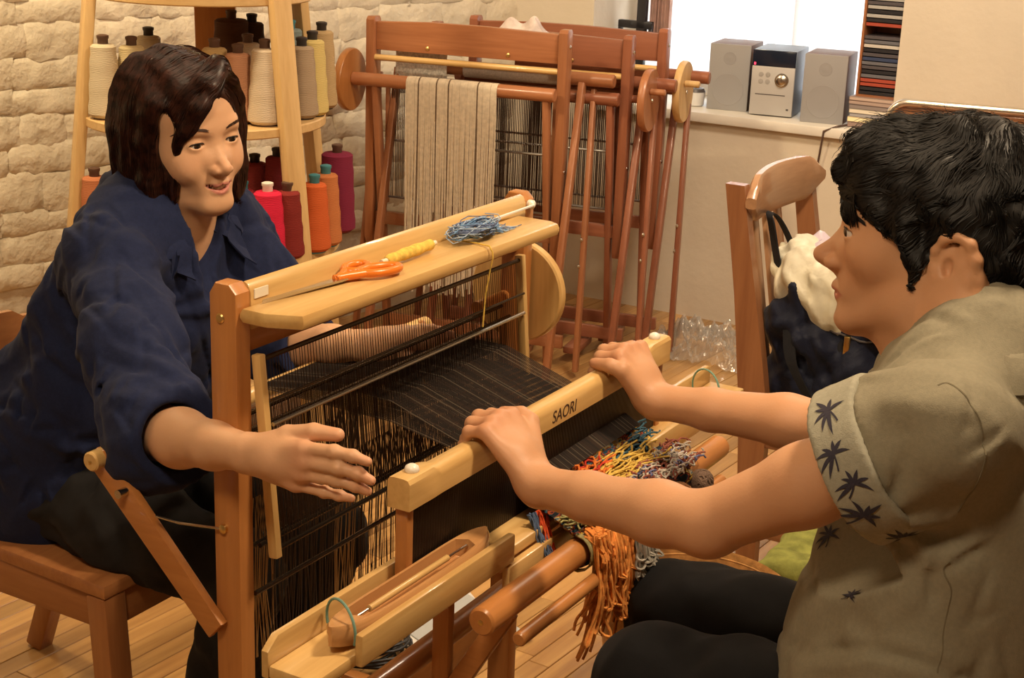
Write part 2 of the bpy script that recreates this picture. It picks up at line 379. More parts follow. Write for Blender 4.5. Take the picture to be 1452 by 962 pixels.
# harness: two frames of heddles that hang between wooden side strips
def harness(yc, z0, z1, tilt, n, seed, strips):
    rnd = random.Random(seed); h = MB(); x0, x1 = 0.034, 0.655
    def pt(x, z): return (x, yc - (z1 - z) * tilt, z)
    for k in range(n):
        x = x0 + (x1 - x0) * (k + 0.5) / n + rnd.uniform(-.0008, .0008)
        ze = z0 + (z1 - z0) * 0.52
        h.tube([pt(x, z1), pt(x + rnd.uniform(-.001, .001), ze), pt(x, z0)], 0.0006, 3, caps=False)
    o = stuff(h.build('heddles', darkwire, loom))
    for zz, rr in ((z1, 0.0035), (z0, 0.0035)):
        rod(pt(x0 - 0.012, zz), pt(x1 + 0.012, zz), rr, 8).build('heddle_bar', darksteel, loom)
    if strips:
        for xs in (x0 - 0.012, x1 + 0.012):
            beam(pt(xs, z0 - 0.010), pt(xs, z1 + 0.008), 0.012, 0.014, 0.002).build('harness_strip', maple['z'], loom)
harness(-0.026, 0.645, 0.897, 0.09, 105, 1, True)
harness(0.006, 0.640, 0.815, 0.09, 190, 2, False)
harness(-0.010, 0.645, 0.800, 0.09, 150, 3, False)
rod((0.03, -0.041, 0.813), (0.66, -0.041, 0.813), 0.0028, 8).build('heddle_bar', steel, loom)
rod((0.03, -0.039, 0.845), (0.66, -0.039, 0.845), 0.002, 8).build('heddle_bar', darksteel, loom)
rod((0.016, -0.020, 0.578), (0.684, -0.020, 0.578), 0.0035, 8).build('tie_rod', darksteel, loom)
# warp threads: from the back beam through heddles and reed to the woven cloth
BEAT_Y, BEAT_Z = -0.248, 0.777
rw = random.Random(5); wp = {0: MB(), 1: MB(), 2: MB()}
for k in range(190):
    x = 0.288 + 0.324 * (k + 0.5) / 190; up = 0.015 if k % 2 else -0.015; c = 0 if rw.random() < 0.6 else (1 if rw.random() < 0.8 else 2)
    wp[c].tube([(x, 0.200, 0.7425), (x, 0.01, 0.755 + up), (x, -0.04, 0.755 + up), (x, BEAT_Y, 0.705), (x, BEAT_Y - 0.03, 0.690)], 0.0007, 3, caps=False)
for c, col, nm in ((0, (0.018, 0.011, 0.008), 'dark'), (1, (0.035, 0.019, 0.012), 'brown'), (2, (0.11, 0.085, 0.06), 'pale')):
    stuff(wp[c].build('warp_threads', plain('warp_yarn_' + nm, col, 0.8), loom))
# a lower veil of dark and golden threads that hang behind the harness
hv = {0: MB(), 1: MB()}
for k in range(170):
    x = 0.03 + 0.62 * k / 170 + rw.uniform(-.001, .001); c = 1 if 0.02 < x < 0.1 or 0.24 < x < 0.29 else 0
    hv[c].tube([(x, 0.014, 0.69), (x + rw.uniform(-.006, .006), 0.02, 0.58 - rw.uniform(0, 0.05)), (x + rw.uniform(-.01, .01), 0.02, 0.45)], 0.0008, 3, caps=False)
stuff(hv[0].build('tie_threads', darkwire, loom)); stuff(hv[1].build('tie_threads', plain('gold_yarn', (0.42, 0.26, 0.10), 0.7), loom))
# back beam on two arms
for xx in (-0.004, LW + 0.004):
    MB().prism([(0.0, 0.545), (0.022, 0.520), (0.224, 0.716), (0.210, 0.742), (0.194, 0.742)], xx - 0.007 - 0.018 * (1 if xx < 0 else -1), xx + 0.007 - 0.018 * (1 if xx < 0 else -1), 'x', 0.003).build('back_arm', oakr['y'], loom)
bb = rod((-0.045, 0.204, 0.729), (LW + 0.05, 0.204, 0.729), 0.0135, 18, 0.002).build('back_beam', maple['x'], loom)
MB().lathe([(0.0025, 0), (0.003, 0.001), (0.001, 0.0016)], 10, AX((-0.045, 0.204, 0.729), (-1, 0, 0))).build('screw', brass, bb)
rod((-0.044, 0.158, 0.694), (-0.010, 0.158, 0.694), 0.006, 12).build('wing_bolt', steel, loom)
MB().tube([(-0.030, 0.105, 0.672), (-0.036, 0.06, 0.676), (-0.016, 0.004, 0.675)], 0.0018, 6).build('arm_hook', steel, loom)
MB().lathe([(0.006, 0), (0.006, 0.004), (0.003, 0.006)], 12, AX((-0.014, 0.004, 0.675), (-1, 0, 0))).build('hook_screw', brass, loom)
# beater: square ends, turned grip, reed below
bx0, bx1 = 0.008, 0.738; bm_ = MB()
def bsec(x, kind):
    if kind == 0: q = [(-.016, -.020), (.016, -.020), (.016, .014), (.013, .019), (.007, .020), (-.007, .020), (-.013, .019), (-.016, .014)]
    else: q = [(-.015, -.020), (.015, -.020), (.015, .004), (.0125, .0115), (.007, .0165), (-.007, .0165), (-.0125, .0115), (-.015, .004)]
    return [(x, BEAT_Y + a, BEAT_Z + b) for a, b in q]
secs = [bsec(bx0, 0), bsec(bx0 + .055, 0), bsec(bx0 + .072, 1), bsec(bx1 - .075, 1), bsec(bx1 - .058, 0), bsec(bx1, 0)]
V = [p for s_ in secs for p in s_]; Fc = [list(range(8))[::-1], [40 + i for i in range(8)]]
for i in range(5):
    for k in range(8): Fc.append([i * 8 + k, i * 8 + (k + 1) % 8, (i + 1) * 8 + (k + 1) % 8, (i + 1) * 8 + k])
bt = bm_.poly(V, Fc).build('beater_bar', maple['x'], loom, 30)
for xx in (bx0 + 0.028, bx1 - 0.028):
    MB().lathe([(0.0085, 0), (0.0095, 0.003), (0.008, 0.007), (0.004, 0.0095), (0.0005, 0.010)], 18, AX((xx, BEAT_Y, BEAT_Z + 0.0195), (0, 0, 1))).build('beater_cap', ivory, bt)
for xx in (bx0 + 0.008, bx1 - 0.020):
    MB().box((xx, BEAT_Y - 0.008, 0.648), (xx + 0.014, BEAT_Y + 0.010, BEAT_Z - 0.019), 0.002).build('beater_upright', oakr['z'], loom)
rd = MB()
for k in range(240):
    x = bx0 + 0.024 + (bx1 - bx0 - 0.046) * (k + 0.5) / 240; rd.box((x - 0.0007, BEAT_Y - 0.005, 0.650), (x + 0.0007, BEAT_Y + 0.005, BEAT_Z - 0.019))
stuff(rd.build('reed', plain('reed_steel', (0.05, 0.035, 0.028), 0.35, 0.6), loom))
# lettering branded into the beater
ft = bpy.data.curves.new('brand', 'FONT'); ft.body = 'SAORI'; ft.size = 0.025; ft.extrude = 0.0003; ft.align_x = 'CENTER'; ft.align_y = 'CENTER'; ft.shear = 0.15
fo = bpy.data.objects.new('tmp', ft); COL.objects.link(fo); bpy.context.view_layer.update()
fme = bpy.data.meshes.new_from_object(fo.evaluated_get(bpy.context.evaluated_depsgraph_get())); bpy.data.objects.remove(fo)
bo = link('branded_lettering', fme, plain('burnt_brand', (0.06, 0.025, 0.01), 0.7), bt, smooth=False)
bo.matrix_local = Matrix.Translation((0.392, BEAT_Y - 0.0152, BEAT_Z - 0.006)) @ Matrix.Rotation(math.radians(90), 4, 'X')
# shuttle race with a box at each end
TZ = 0.650; TX0, TX1 = -0.222, 0.980; TY0, TY1 = -0.236, -0.300     # y of back / front edges
MB().box((TX0, TY1, TZ - 0.016), (TX1, TY0, TZ), 0.003).build('race_board', maple['x'], loom)
for (a, c) in ((TX0, 0.075), (0.690, TX1)):
    MB().prism([(a, TZ - 0.016), (c, TZ - 0.016), (c, TZ + 0.030), (a + 0.018 if a == TX0 else a, TZ + 0.030), (a, TZ + 0.016)] if a == TX0 else [(a, TZ - 0.016), (c, TZ - 0.016), (c, TZ + 0.026), (c - 0.01, TZ + 0.030), (a, TZ + 0.030)], TY0, TY0 + 0.010, 'y', 0.002).build('race_back_wall', maple['x'], loom)
for (a, c) in ((-0.150, 0.185), (0.585, 0.884)):
    MB().box((a, TY1 - 0.0105, TZ - 0.014), (c, TY1 + 0.0005, TZ + 0.026), 0.003).build('race_front_wall', maple['x'], loom)
    MB().lathe([(0.0035, 0), (0.0035, 0.001), (0.0015, 0.0015)], 10, AX((a - 0.09 if a < 0 else c + 0.03, TY1 + 0.02, TZ), (0, 0, 1))).build('screw', brass, loom)
grn = plain('green_cord', (0.16, 0.30, 0.24), 0.7)
def loop(cx, cy, cz, rx, rz, tilt, r=0.0017):
    return MB().tube([(cx + rx * math.cos(q) * 0.45, cy + rx * math.cos(q), cz + rz * math.sin(q) + tilt * math.cos(q)) for q in [math.pi * (1.12 - 1.24 * k / 16) for k in range(17)]], r, 6)
loop(-0.135, (TY0 + TY1) / 2 - 0.002, TZ + 0.022, 0.030, 0.030, 0.0).build('cord_loop', grn, loom)
loop(0.88, (TY0 + TY1) / 2 - 0.002, TZ + 0.022, 0.030, 0.032, 0.0).build('cord_loop', grn, loom)
# cloth roller at the weaver's knees
RY, RZ = -0.348, 0.622; RX0, RX1 = 0.041, 0.765
ro_ = rod((RX0, RY, RZ), (RX1, RY, RZ), 0.0185, 24, 0.003).build('cloth_roller', oakr['x'], loom)
MB().lathe([(0.0035, 0), (0.0035, 0.001), (0.0015, 0.0016)], 10, AX((RX0, RY, RZ), (-1, 0, 0))).build('screw', brass, ro_)
rod((0.075, RY - 0.034, RZ - 0.028), (0.70, RY - 0.034, RZ - 0.028), 0.0095, 14, 0.002).build('cloth_stick', oakr['x'], loom)
rod((-0.20, -0.203, 0.49), (0.60, -0.203, 0.50), 0.0165, 18, 0.003).build('breast_dowel', oakr['x'], loom)
for xx in (LW - 0.03,):
    beam((xx, 0.0, 0.36), (xx, RY + 0.02, RZ - 0.03), 0.022, 0.035, 0.003).build('front_arm', oakr['y'], loom)
for xx in (0.10, 0.55):
    MB().box((xx, TY1 + 0.035, 0.44), (xx + 0.016, TY0 - 0.004, TZ - 0.016), 0.003).build('race_support', oakr['z'], loom)
MB().box((0.17, TY1 - 0.012, TZ - 0.062), (0.40, TY1 - 0.0005, TZ - 0.0165), 0.002).build('race_bracket', maple['x'], loom)

# near bearing of the cloth roller, hung from the race support
beam((0.108, -0.262, 0.46), (0.108, RY, RZ - 0.012), 0.016, 0.026, 0.003).build('roller_bearing', oakr['y'], loom)
# pale warp showing as a pattern through the dark heddles
pq = MB(); rp = random.Random(77)
for k in range(46):
    x = 0.235 + 0.085 * k / 46 + rp.uniform(-.001, .001)
    if (k // 6) % 3 == 1 and rp.random() < .7: continue
    z1 = 0.742 + rp.uniform(-.006, .006); pq.tube([(x, 0.030, z1), (x, 0.032, z1 - rp.uniform(.05, .085))], 0.0008, 3, caps=False)
stuff(pq.build('pale_heddle_threads', plain('pale_thread', (0.38, 0.33, 0.26), .8), loom))
# ------------------------------------------------------------------ things on the front loom
yarn_m = {}
def yarn(col, rough=0.85):
    k = tuple(round(c, 3) for c in col)
    if k not in yarn_m: yarn_m[k] = fabric('yarn_%d' % len(yarn_m), col, scale=600, var=0.25, vscale=120, bump=0.5)
    return yarn_m[k]
# shuttle
SHX0, SHX1 = -0.165, 0.165; scx = (SHX0 + SHX1) / 2; hl = (SHX1 - SHX0) / 2; scy = -0.2772
st = thing('weaving_shuttle', 'open wooden boat shuttle with curved tip lying in the race', 'shuttle', lw(scx, scy, TZ), LROT)
prof = []; n = 40
def sw(t):   # half width and height of the shuttle at t in [-1, 1]
    a = abs(t); return 0.0235 * max(0.012, 1 - a ** 4.5) ** 0.5
P = []
for i in range(n + 1):
    t = -1 + 2 * i / n; w_ = sw(t); a = abs(t); zb = 0.0005 + 0.040 * max(0, a - 0.55) ** 1.7; zt = 0.030 + 0.005 * a ** 3
    inn = max(0.0, w_ - 0.0065) if a < 0.74 else 0.0; dep = (zt - 0.022) if a < 0.74 else zt - 0.001 * 0
    if a >= 0.74: inn = 0.0005
    ring = [(-w_ * 0.8, zb), (-w_, zb + 0.008), (-w_, zt - 0.004), (-w_ + 0.003 * min(1, w_ / .01), zt), (-inn, zt), (-inn * 0.92, dep), (inn * 0.92, dep), (inn, zt), (w_ - 0.003 * min(1, w_ / .01), zt), (w_, zt - 0.004), (w_, zb + 0.008), (w_ * 0.8, zb)]
    P.append([(t * hl, q[0], q[1]) for q in ring])
V = [p for r in P for p in r]; k_ = 12; Fc = []
for i in range(n):
    for k in range(k_): Fc.append([i * k_ + k, i * k_ + (k + 1) % k_, (i + 1) * k_ + (k + 1) % k_, (i + 1) * k_ + k])
Fc += [list(range(k_)), list(range(n * k_, n * k_ + k_))]
MB().poly(V, Fc).build('shuttle_body', wood('shuttle_beech', (0.44, 0.21, 0.08), (0.58, 0.32, 0.13), 'x', rough=0.25, coat=0.4), st)
rod((-hl * 0.72, 0, 0.026), (hl * 0.72, 0, 0.026), 0.0018, 8).build('spindle', steel, st)
rod((-hl * 0.55, 0, 0.026), (hl * 0.45, 0, 0.026), 0.0042, 10).build('bobbin', maple['x'], st)
# scissors on the shelf
def lz(px, py, z):
    q = zpt(px, py, z); return LM.inverted() @ q
SHT = SH + 0.0004
orange = plain('orange_plastic', (0.78, 0.20, 0.02), 0.3)
tip = lz(372, 428, SHT + 0.003); piv = lz(478, 398, SHT + 0.004); ax = (piv - tip).normalized(); sd = Vector((-ax.y, ax.x, 0))
sc = thing('scissors', 'orange-handled steel scissors lying on the loom shelf', 'scissors', LM @ Vector((tip.x, tip.y, SHT)), LROT)
o0 = Vector((tip.x, tip.y, SHT)); Lb = (piv - tip).length
for sgn in (1, -1):
    q = MB(); a0 = ax * 0.0; zb = 0.0008 if sgn > 0 else 0.0034
    pts2 = [(0, 0.0002 * sgn), (Lb * 0.6, 0.0062 * sgn), (Lb, 0.009 * sgn), (Lb + 0.02, 0.0085 * sgn), (Lb + 0.02, -0.004 * sgn), (Lb, -0.0045 * sgn), (Lb * 0.5, -0.002 * sgn)]
    vv = [ax * p[0] + sd * p[1] for p in pts2]; m_ = len(vv)
    q.poly([v + Vector((0, 0, zb)) for v in vv] + [v + Vector((0, 0, zb + 0.0022)) for v in vv], [list(range(m_))[::-1], list(range(m_, 2 * m_))] + [[i, (i + 1) % m_, m_ + (i + 1) % m_, m_ + i] for i in range(m_)])
    q.build('blade', steel, sc, 20)
for sgn, ln, rx, ry in ((1, 0.052, 0.022, 0.0135), (-1, 0.066, 0.030, 0.0145)):
    c = ax * (Lb + ln) + sd * (0.014 * sgn) + Vector((0, 0, 0.0075))
    q = MB(); rot = 0.25 * sgn
    ring = []
    for k in range(28):
        a = 2 * math.pi * k / 28; ca, sa = math.cos(a) * rx, math.sin(a) * ry
        ring.append(c + ax * (ca * math.cos(rot) - sa * math.sin(rot)) + sd * (ca * math.sin(rot) + sa * math.cos(rot)))
    q.tube(ring, 0.0058, 10, closed=True)
    q.tube([ax * (Lb - 0.004) + sd * (-0.002 * sgn) + Vector((0, 0, 0.0062)), ax * (Lb + 0.014) + sd * (0.004 * sgn) + Vector((0, 0, 0.0066)), c - ax * (rx * 0.92)], [0.0045, 0.0058, 0.0058], 10)
    q.build('handle', orange, sc)
MB().lathe([(0.0035, 0), (0.003, 0.0015), (0.001, 0.002)], 12, AX(ax * Lb + Vector((0, 0, 0.0056)), (0, 0, 1))).build('pivot_screw', steel, sc)
# yellow quill
qa = lz(548, 371, SHT + 0.009); qb = lz(613, 347, SHT + 0.010); qd = (qb - qa); ql = qd.length
qt = thing('yarn_quill', 'quill wound with yellow yarn lying behind the orange scissors', 'yarn quill', LM @ Vector((qa.x, qa.y, SHT)), LROT)
MB().lathe([(0.0045, 0.0)] + [(0.0085 + 0.0006 * math.sin(k * 1.3) - 0.003 * abs(k / 16 - 0.55), 0.004 + ql * 0.92 * k / 16) for k in range(17)] + [(0.004, ql * 0.96)], 16, AX((0, 0, 0.0102), qd)).build('wound_yarn', yarn((0.74, 0.50, 0.10)), qt)
rod(Vector((0, 0, 0.0102)) + qd.normalized() * (-0.012), Vector((0, 0, 0.0102)) + qd.normalized() * (ql + 0.008), 0.0036, 10).build('quill_tube', plain('paper_tube', (0.75, 0.66, 0.5), 0.7), qt)
yt = thing('yarn_strand', 'single yellow yarn end hanging over the shelf front edge', 'yarn', LM @ Vector((0.44, -0.1, SHT)), LROT)
MB().tube([(0.0, 0.06, 0.002), (0.004, 0.02, 0.0022), (0.0, -0.004, 0.0023), (0.0, -0.0098, -0.006), (0.001, -0.0098, -0.016), (0.002, -0.006, -0.030), (0.004, 0.002, -0.07), (0.002, 0.004, -0.12)], 0.0012, 6).build('strand', yarn((0.74, 0.50, 0.10)), yt)
# blue yarn bundle
bc = lz(672, 330, SHT + 0.01); rb_ = random.Random(4)
by = thing('yarn_bundle', 'tangled bundle of blue and slate yarn on the loom shelf', 'yarn', LM @ Vector((bc.x, bc.y, SHT)), LROT)
for ci, col in enumerate(((0.18, 0.33, 0.56), (0.36, 0.46, 0.60), (0.12, 0.16, 0.28))):
    q = MB()
    for k in range(15):
        a0 = rb_.uniform(0, 6.28); rx = rb_.uniform(0.024, 0.052); ry = rb_.uniform(0.012, 0.027); ox = rb_.uniform(-.018, .012); ph = rb_.uniform(0, 6.28); oz = rb_.uniform(0.003, 0.014)
        q.tube([(ox + rx * math.cos(a0 + t * 0.55) * (1 + 0.1 * math.sin(t + ph)), ry * math.sin(a0 + t * 0.55) + 0.004 * math.sin(2 * t + ph), oz + 0.014 * abs(math.sin(t * 0.45 + ph))) for t in range(13)], 0.0008, 5)
    for k in range(9):
        a0 = rb_.uniform(-.5, .4); x0 = rb_.uniform(0.0, 0.02); ln = rb_.uniform(0.05, 0.095)
        q.tube([(x0 + ln * t / 6, 0.004 * math.sin(t + k) + a0 * ln * t / 14, max(0.0015, 0.010 - 0.0014 * t + 0.002 * math.sin(t * 2 + k))) for t in range(7)], 0.0008, 5)
    stuff(q.build('yarn_loops', yarn(col), by))
# woven cloth between reed and roller, with loose ends and loops
rc = random.Random(9)
cl = thing('woven_cloth', 'multicoloured woven cloth with loose yarn loops running onto the roller', 'cloth', lw(0.36, RY, RZ), LROT)
CX0, CX1 = 0.285, 0.615
nu, nv = 24, 40; Pn = np.zeros((nv, nu, 3))
for i in range(nv):
    t = i / (nv - 1)
    if t < 0.55:
        s_ = t / 0.55; y = (BEAT_Y - 0.008) * (1 - s_) + (RY + 0.006) * s_; z_ = 0.690 * (1 - s_) + (RZ + 0.0235) * s_
    else:
        a = (t - 0.55) / 0.45 * 4.6; y = RY + 0.006 * 0 - math.sin(a) * 0.0235; z_ = RZ + math.cos(a) * 0.0235
    for j in range(nu):
        Pn[i, j] = (CX0 - 0.36 + (CX1 - CX0) * j / (nu - 1), y - RY + rc.uniform(-.001, .001), z_ - RZ + rc.uniform(-.001, .0015))
cm, N, L, b = new_mat('woven_stripes'); setp(b, Roughness=0.9); b.inputs['Specular IOR Level'].default_value = 0.1
tc = N.new('ShaderNodeTexCoord'); mp = N.new('ShaderNodeMapping'); L.new(tc.outputs['Object'], mp.inputs['Vector']); mp.inputs['Scale'].default_value = (26, 90, 90)
nz = N.new('ShaderNodeTexNoise'); nz.inputs['Scale'].default_value = 1; nz.inputs['Detail'].default_value = 3; L.new(mp.outputs[0], nz.inputs['Vector'])
cr = N.new('ShaderNodeValToRGB'); cr.color_ramp.interpolation = 'CONSTANT'; els = cr.color_ramp.elements
cols_ = [(0.0, (0.015, 0.018, 0.022)), (0.40, (0.02, 0.05, 0.08)), (0.46, (0.30, 0.06, 0.02)), (0.50, (0.06, 0.02, 0.02)), (0.54, (0.40, 0.26, 0.04)), (0.58, (0.30, 0.26, 0.20)), (0.63, (0.05, 0.10, 0.12))]
els[0].position = 0; els[0].color = (*cols_[0][1], 1); els[1].position = cols_[1][0]; els[1].color = (*cols_[1][1], 1)
for p_, c_ in cols_[2:]: e_ = els.new(p_); e_.color = (*c_, 1)
L.new(nz.outputs['Fac'], cr.inputs[0]); L.new(cr.outputs[0], b.inputs['Base Color'])
bp = N.new('ShaderNodeBump'); bp.inputs['Strength'].default_value = 0.8; bp.inputs['Distance'].default_value = 0.004; L.new(nz.outputs['Fac'], bp.inputs['Height']); L.new(bp.outputs[0], b.inputs['Normal'])
link('cloth_sheet', grid_mesh('cloth_sheet', Pn, thick=0.003), cm, cl)
def tuft(name, col, n, fn, r=0.0017):
    q = MB()
    for k in range(n): q.tube(fn(), r, 5)
    return stuff(q.build(name, yarn(col), cl))
def wisp(x0, x1, y0, y1, z0, amp=0.012, ln=0.05, dirx=1.0):
    def f():
        x = rc.uniform(x0, x1); y = rc.uniform(y0, y1); a = rc.uniform(0, 6.28); d = rc.uniform(-.4, .4); l_ = ln * rc.uniform(.5, 1.3)
        zb = z0 + (-(y + 0.09) * -0.25 if False else 0) + 0.30 * (y - 0.0)
        return [(x + dirx * l_ * (t / 7 - .5) + 0.004 * math.sin(t + a), y + d * l_ * (t / 7 - .5) + 0.004 * math.cos(t * 1.3 + a), max(0.026 + 0.30 * y, zb + 0.004 + amp * abs(math.sin(t * .7 + a)))) for t in range(8)]
    return f
# (x, y, z) are relative to (0.36, RY, RZ); the sheet climbs towards the reed
tuft('loose_yarn', (0.70, 0.20, 0.04), 22, wisp(-0.02, 0.10, 0.035, 0.075, 0.030))
tuft('loose_yarn', (0.55, 0.05, 0.03), 16, wisp(-0.05, 0.10, 0.03, 0.07, 0.028))
tuft('loose_yarn', (0.66, 0.45, 0.10), 40, wisp(0.02, 0.22, 0.015, 0.055, 0.030, 0.008, 0.11))
tuft('loose_yarn', (0.05, 0.12, 0.17), 40, wisp(-0.05, 0.28, 0.045, 0.085, 0.026, 0.008, 0.06))
tuft('loose_yarn', (0.55, 0.50, 0.44), 46, wisp(0.10, 0.28, -0.025, 0.02, 0.028, 0.012, 0.03), 0.0015)
tuft('loose_yarn', (0.30, 0.10, 0.07), 40, wisp(0.10, 0.29, -0.025, 0.025, 0.028, 0.012, 0.03), 0.0015)
tuft('loose_yarn', (0.16, 0.18, 0.34), 22, wisp(0.08, 0.27, -0.025, 0.02, 0.028, 0.010, 0.03), 0.0015)
tuft('loose_yarn', (0.34, 0.32, 0.14), 40, wisp(-0.06, 0.02, -0.02, 0.03, 0.027, 0.008, 0.05), 0.0015)
def hang(x0, x1, zlen, spread, y0=-0.026):
    def f():
        x = rc.uniform(x0, x1); l_ = zlen * rc.uniform(.6, 1.1); a = rc.uniform(0, 6.28); dx = rc.uniform(-spread, spread)
        return [(x + dx * t / 18 + 0.007 * math.sin(t * .45 + a) + 0.003 * math.sin(t * .9), y0 + 0.018 * (1 - min(1, t / 4)) - 0.014 * math.sin(t * .25) + 0.005 * math.sin(t * .5 + a), 0.026 - l_ * (t / 18) ** 1.2 + 0.003 * math.sin(t * .85 + a)) for t in range(19)]
    return f
def loops(x0, x1, zlen, w_, y0=-0.03):
    def f():
        x = rc.uniform(x0, x1); l_ = zlen * rc.uniform(.5, 1.1); w2 = w_ * rc.uniform(.5, 1.2); a = rc.uniform(0, 6.28)
        return [(x + w2 * math.sin(math.pi * t / 20) * math.cos(a) + 0.006 * t / 20 + 0.004 * math.sin(t * .8 + a), y0 - 0.014 * math.sin(math.pi * t / 20) + 0.006 * math.sin(a + t * .5) + 0.003 * math.cos(t * .9), 0.028 - l_ * math.sin(math.pi * t / 20)) for t in range(21)]
    return f
tuft('orange_fringe', (0.78, 0.31, 0.075), 60, loops(-0.075, 0.04, 0.135, 0.035), 0.0023)
tuft('orange_fringe', (0.70, 0.26, 0.06), 40, hang(-0.075, 0.03, 0.17, 0.03), 0.0022)
tuft('grey_fringe', (0.33, 0.31, 0.27), 34, loops(0.000, 0.060, 0.095, 0.02, -0.046), 0.0020)
def redhang():
    x = rc.uniform(-0.082, -0.066); a = rc.uniform(0, 6.28)
    return [(x + 0.003 * math.sin(t + a) - 0.0015 * t, 0.058 - 0.004 * t + 0.003 * math.cos(t + a), 0.046 - 0.009 * t) for t in range(9)]
tuft('red_fringe', (0.70, 0.10, 0.03), 16, redhang, 0.0013)
def bluehang():
    x = rc.uniform(-0.10, -0.085); a = rc.uniform(0, 6.28)
    return [(x + 0.003 * math.sin(t + a), 0.062 - 0.004 * t + 0.003 * math.cos(t + a), 0.046 - 0.007 * t) for t in range(9)]
tuft('blue_fringe', (0.10, 0.15, 0.26), 12, bluehang, 0.0013)
def selv():
    a = rc.uniform(0, 6.28); x = CX0 - 0.36 + rc.uniform(-.004, .004)
    return [(x + 0.002 * math.sin(t + a), -math.sin(t * .42) * 0.026, math.cos(t * .42) * 0.026) for t in range(9)]
tuft('selvedge', (0.36, 0.33, 0.16), 10, selv, 0.0016)
# ------------------------------------------------------------------ round tapered yarn stand
birch = wood3('birch', (0.56, 0.35, 0.14), (0.70, 0.47, 0.21), rough=0.45, rand=0.05)
SUC = ypt(292, 200, 3.92); SUC.z = 0
su = thing('yarn_stand', 'round tapered wooden shelf stand holding cones of yarn by stone wall', 'shelf', SUC)
def su_r(z): return 0.345 - 0.11 * (z - 0.5)
SHELVES = [0.23, 0.545, 0.865, 1.175, 1.47]
leg_dirs = [math.radians(a) for a in (205, 322, 95, 40)]          # left front, right front, back, right back
for zz in SHELVES:
    MB().lathe([(0.01, zz - 0.024), (su_r(zz) - 0.003, zz - 0.024), (su_r(zz), zz - 0.021), (su_r(zz), zz - 0.003), (su_r(zz) - 0.003, zz), (0.01, zz)], 64).build('shelf_board', birch['x'], su)
for a in leg_dirs:
    d = Vector((math.cos(a), math.sin(a), 0)); t = Vector((-d.y, d.x, 0))
    w_ = 0.058 if a != leg_dirs[2] else 0.11
    beam(d * (su_r(0) + 0.004), d * (su_r(1.6) + 0.004) + Vector((0, 0, 1.6)), w_, 0.026, 0.004, t).build('leg', birch['z'] if a != leg_dirs[2] else oakr['z'], su)
# cones of yarn
cone_mats = {}
def cone_mat(col):
    k = tuple(round(c, 3) for c in col)
    if k not in cone_mats:
        m, N, L, b = new_mat('cone_yarn_%d' % len(cone_mats)); setp(b, Roughness=0.85); b.inputs['Specular IOR Level'].default_value = 0.2
        tc = N.new('ShaderNodeTexCoord'); wv = N.new('ShaderNodeTexWave'); wv.bands_direction = 'Z'; wv.inputs['Scale'].default_value = 75; wv.inputs['Distortion'].default_value = 6; wv.inputs['Detail'].default_value = 3; L.new(tc.outputs['Object'], wv.inputs['Vector'])
        r = N.new('ShaderNodeValToRGB'); r.color_ramp.elements[0].color = (*[c * 0.84 for c in col], 1); r.color_ramp.elements[1].color = (*col, 1); L.new(wv.outputs['Fac'], r.inputs[0]); L.new(r.outputs[0], b.inputs['Base Color'])
        bp = N.new('ShaderNodeBump'); bp.inputs['Strength'].default_value = 0.25; bp.inputs['Distance'].default_value = 0.002; L.new(wv.outputs['Fac'], bp.inputs['Height']); L.new(bp.outputs[0], b.inputs['Normal'])
        cone_mats[k] = m
    return cone_mats[k]
core_cols = {'brown': plain('core_brown', (0.10, 0.05, 0.03), 0.6), 'teal': plain('core_teal', (0.05, 0.22, 0.25), 0.5), 'white': plain('core_white', (0.75, 0.70, 0.6), 0.5), 'black': plain('core_black', (0.03, 0.025, 0.025), 0.5)}
cone_me = {}
def yarn_cone(px, shelf, depth, col, core, label, h=0.165, rb=0.034, rt=0.025):
    """depth: distance of the cone axis in front of (+) or behind (-) the stand centre"""
    h *= 1.08; rb *= 1.22; rt *= 1.22
    p = ypt(px, 200, SUC.y - depth); z = SHELVES[shelf]
    # follow the pixel column at the height of the cone
    for _ in range(4):
        q = to_px((p.x, p.y, z + h / 2)); p.x += (px - q[0]) * p.y / F_PX
    t = thing('yarn_cone', label, 'yarn cone', (p.x, p.y, z), random.uniform(0, 6), 'cones of yarn on the round stand')
    k = (h, rb, rt)
    if k not in cone_me:
        y_ = MB().lathe([(rb * 0.8, 0.004), (rb, 0.012)] + [(rb + (rt - rb) * (i / 9) + 0.0012 * math.sin(i * 2.1), 0.012 + (h - 0.022) * i / 9) for i in range(1, 10)] + [(rt * 0.85, h - 0.005), (0.012, h - 0.003)], 20).mesh('yarn')
        c_ = MB().lathe([(rb * 0.72, 0), (rb * 0.72, 0.005), (0.0165, 0.006), (0.0125, h + 0.008), (0.0145, h + 0.011), (0.0145, h + 0.017), (0.009, h + 0.019)], 16).mesh('core')
        cone_me[k] = (y_, c_)
    y_, c_ = cone_me[k]
    for nm, me, m in (('yarn', y_, cone_mat(col)), ('core', c_, core_cols[core])):
        o = link(nm, me.copy(), m, t)
CR, TAN, PK = (0.66, 0.56, 0.40), (0.48, 0.34, 0.20), (0.55, 0.28, 0.16)
yarn_cone(148, 2, 0.16, (0.62, 0.52, 0.36), 'brown', 'cream yarn cone against the stand\'s outer leg', 0.17)
yarn_cone(188, 2, 0.12, (0.60, 0.48, 0.26), 'brown', 'straw yarn cone half hidden by the woman\'s hair')
yarn_cone(212, 2, -0.10, (0.50, 0.42, 0.30), 'black', 'pale yarn cone with black core behind the woman\'s head')
yarn_cone(305, 2, 0.10, (0.52, 0.36, 0.16), 'brown', 'ochre yarn cone peeping over the woman\'s hair')
yarn_cone(338, 2, 0.15, PK, 'brown', 'salmon tan yarn cone beside the woman\'s fringe', 0.16)
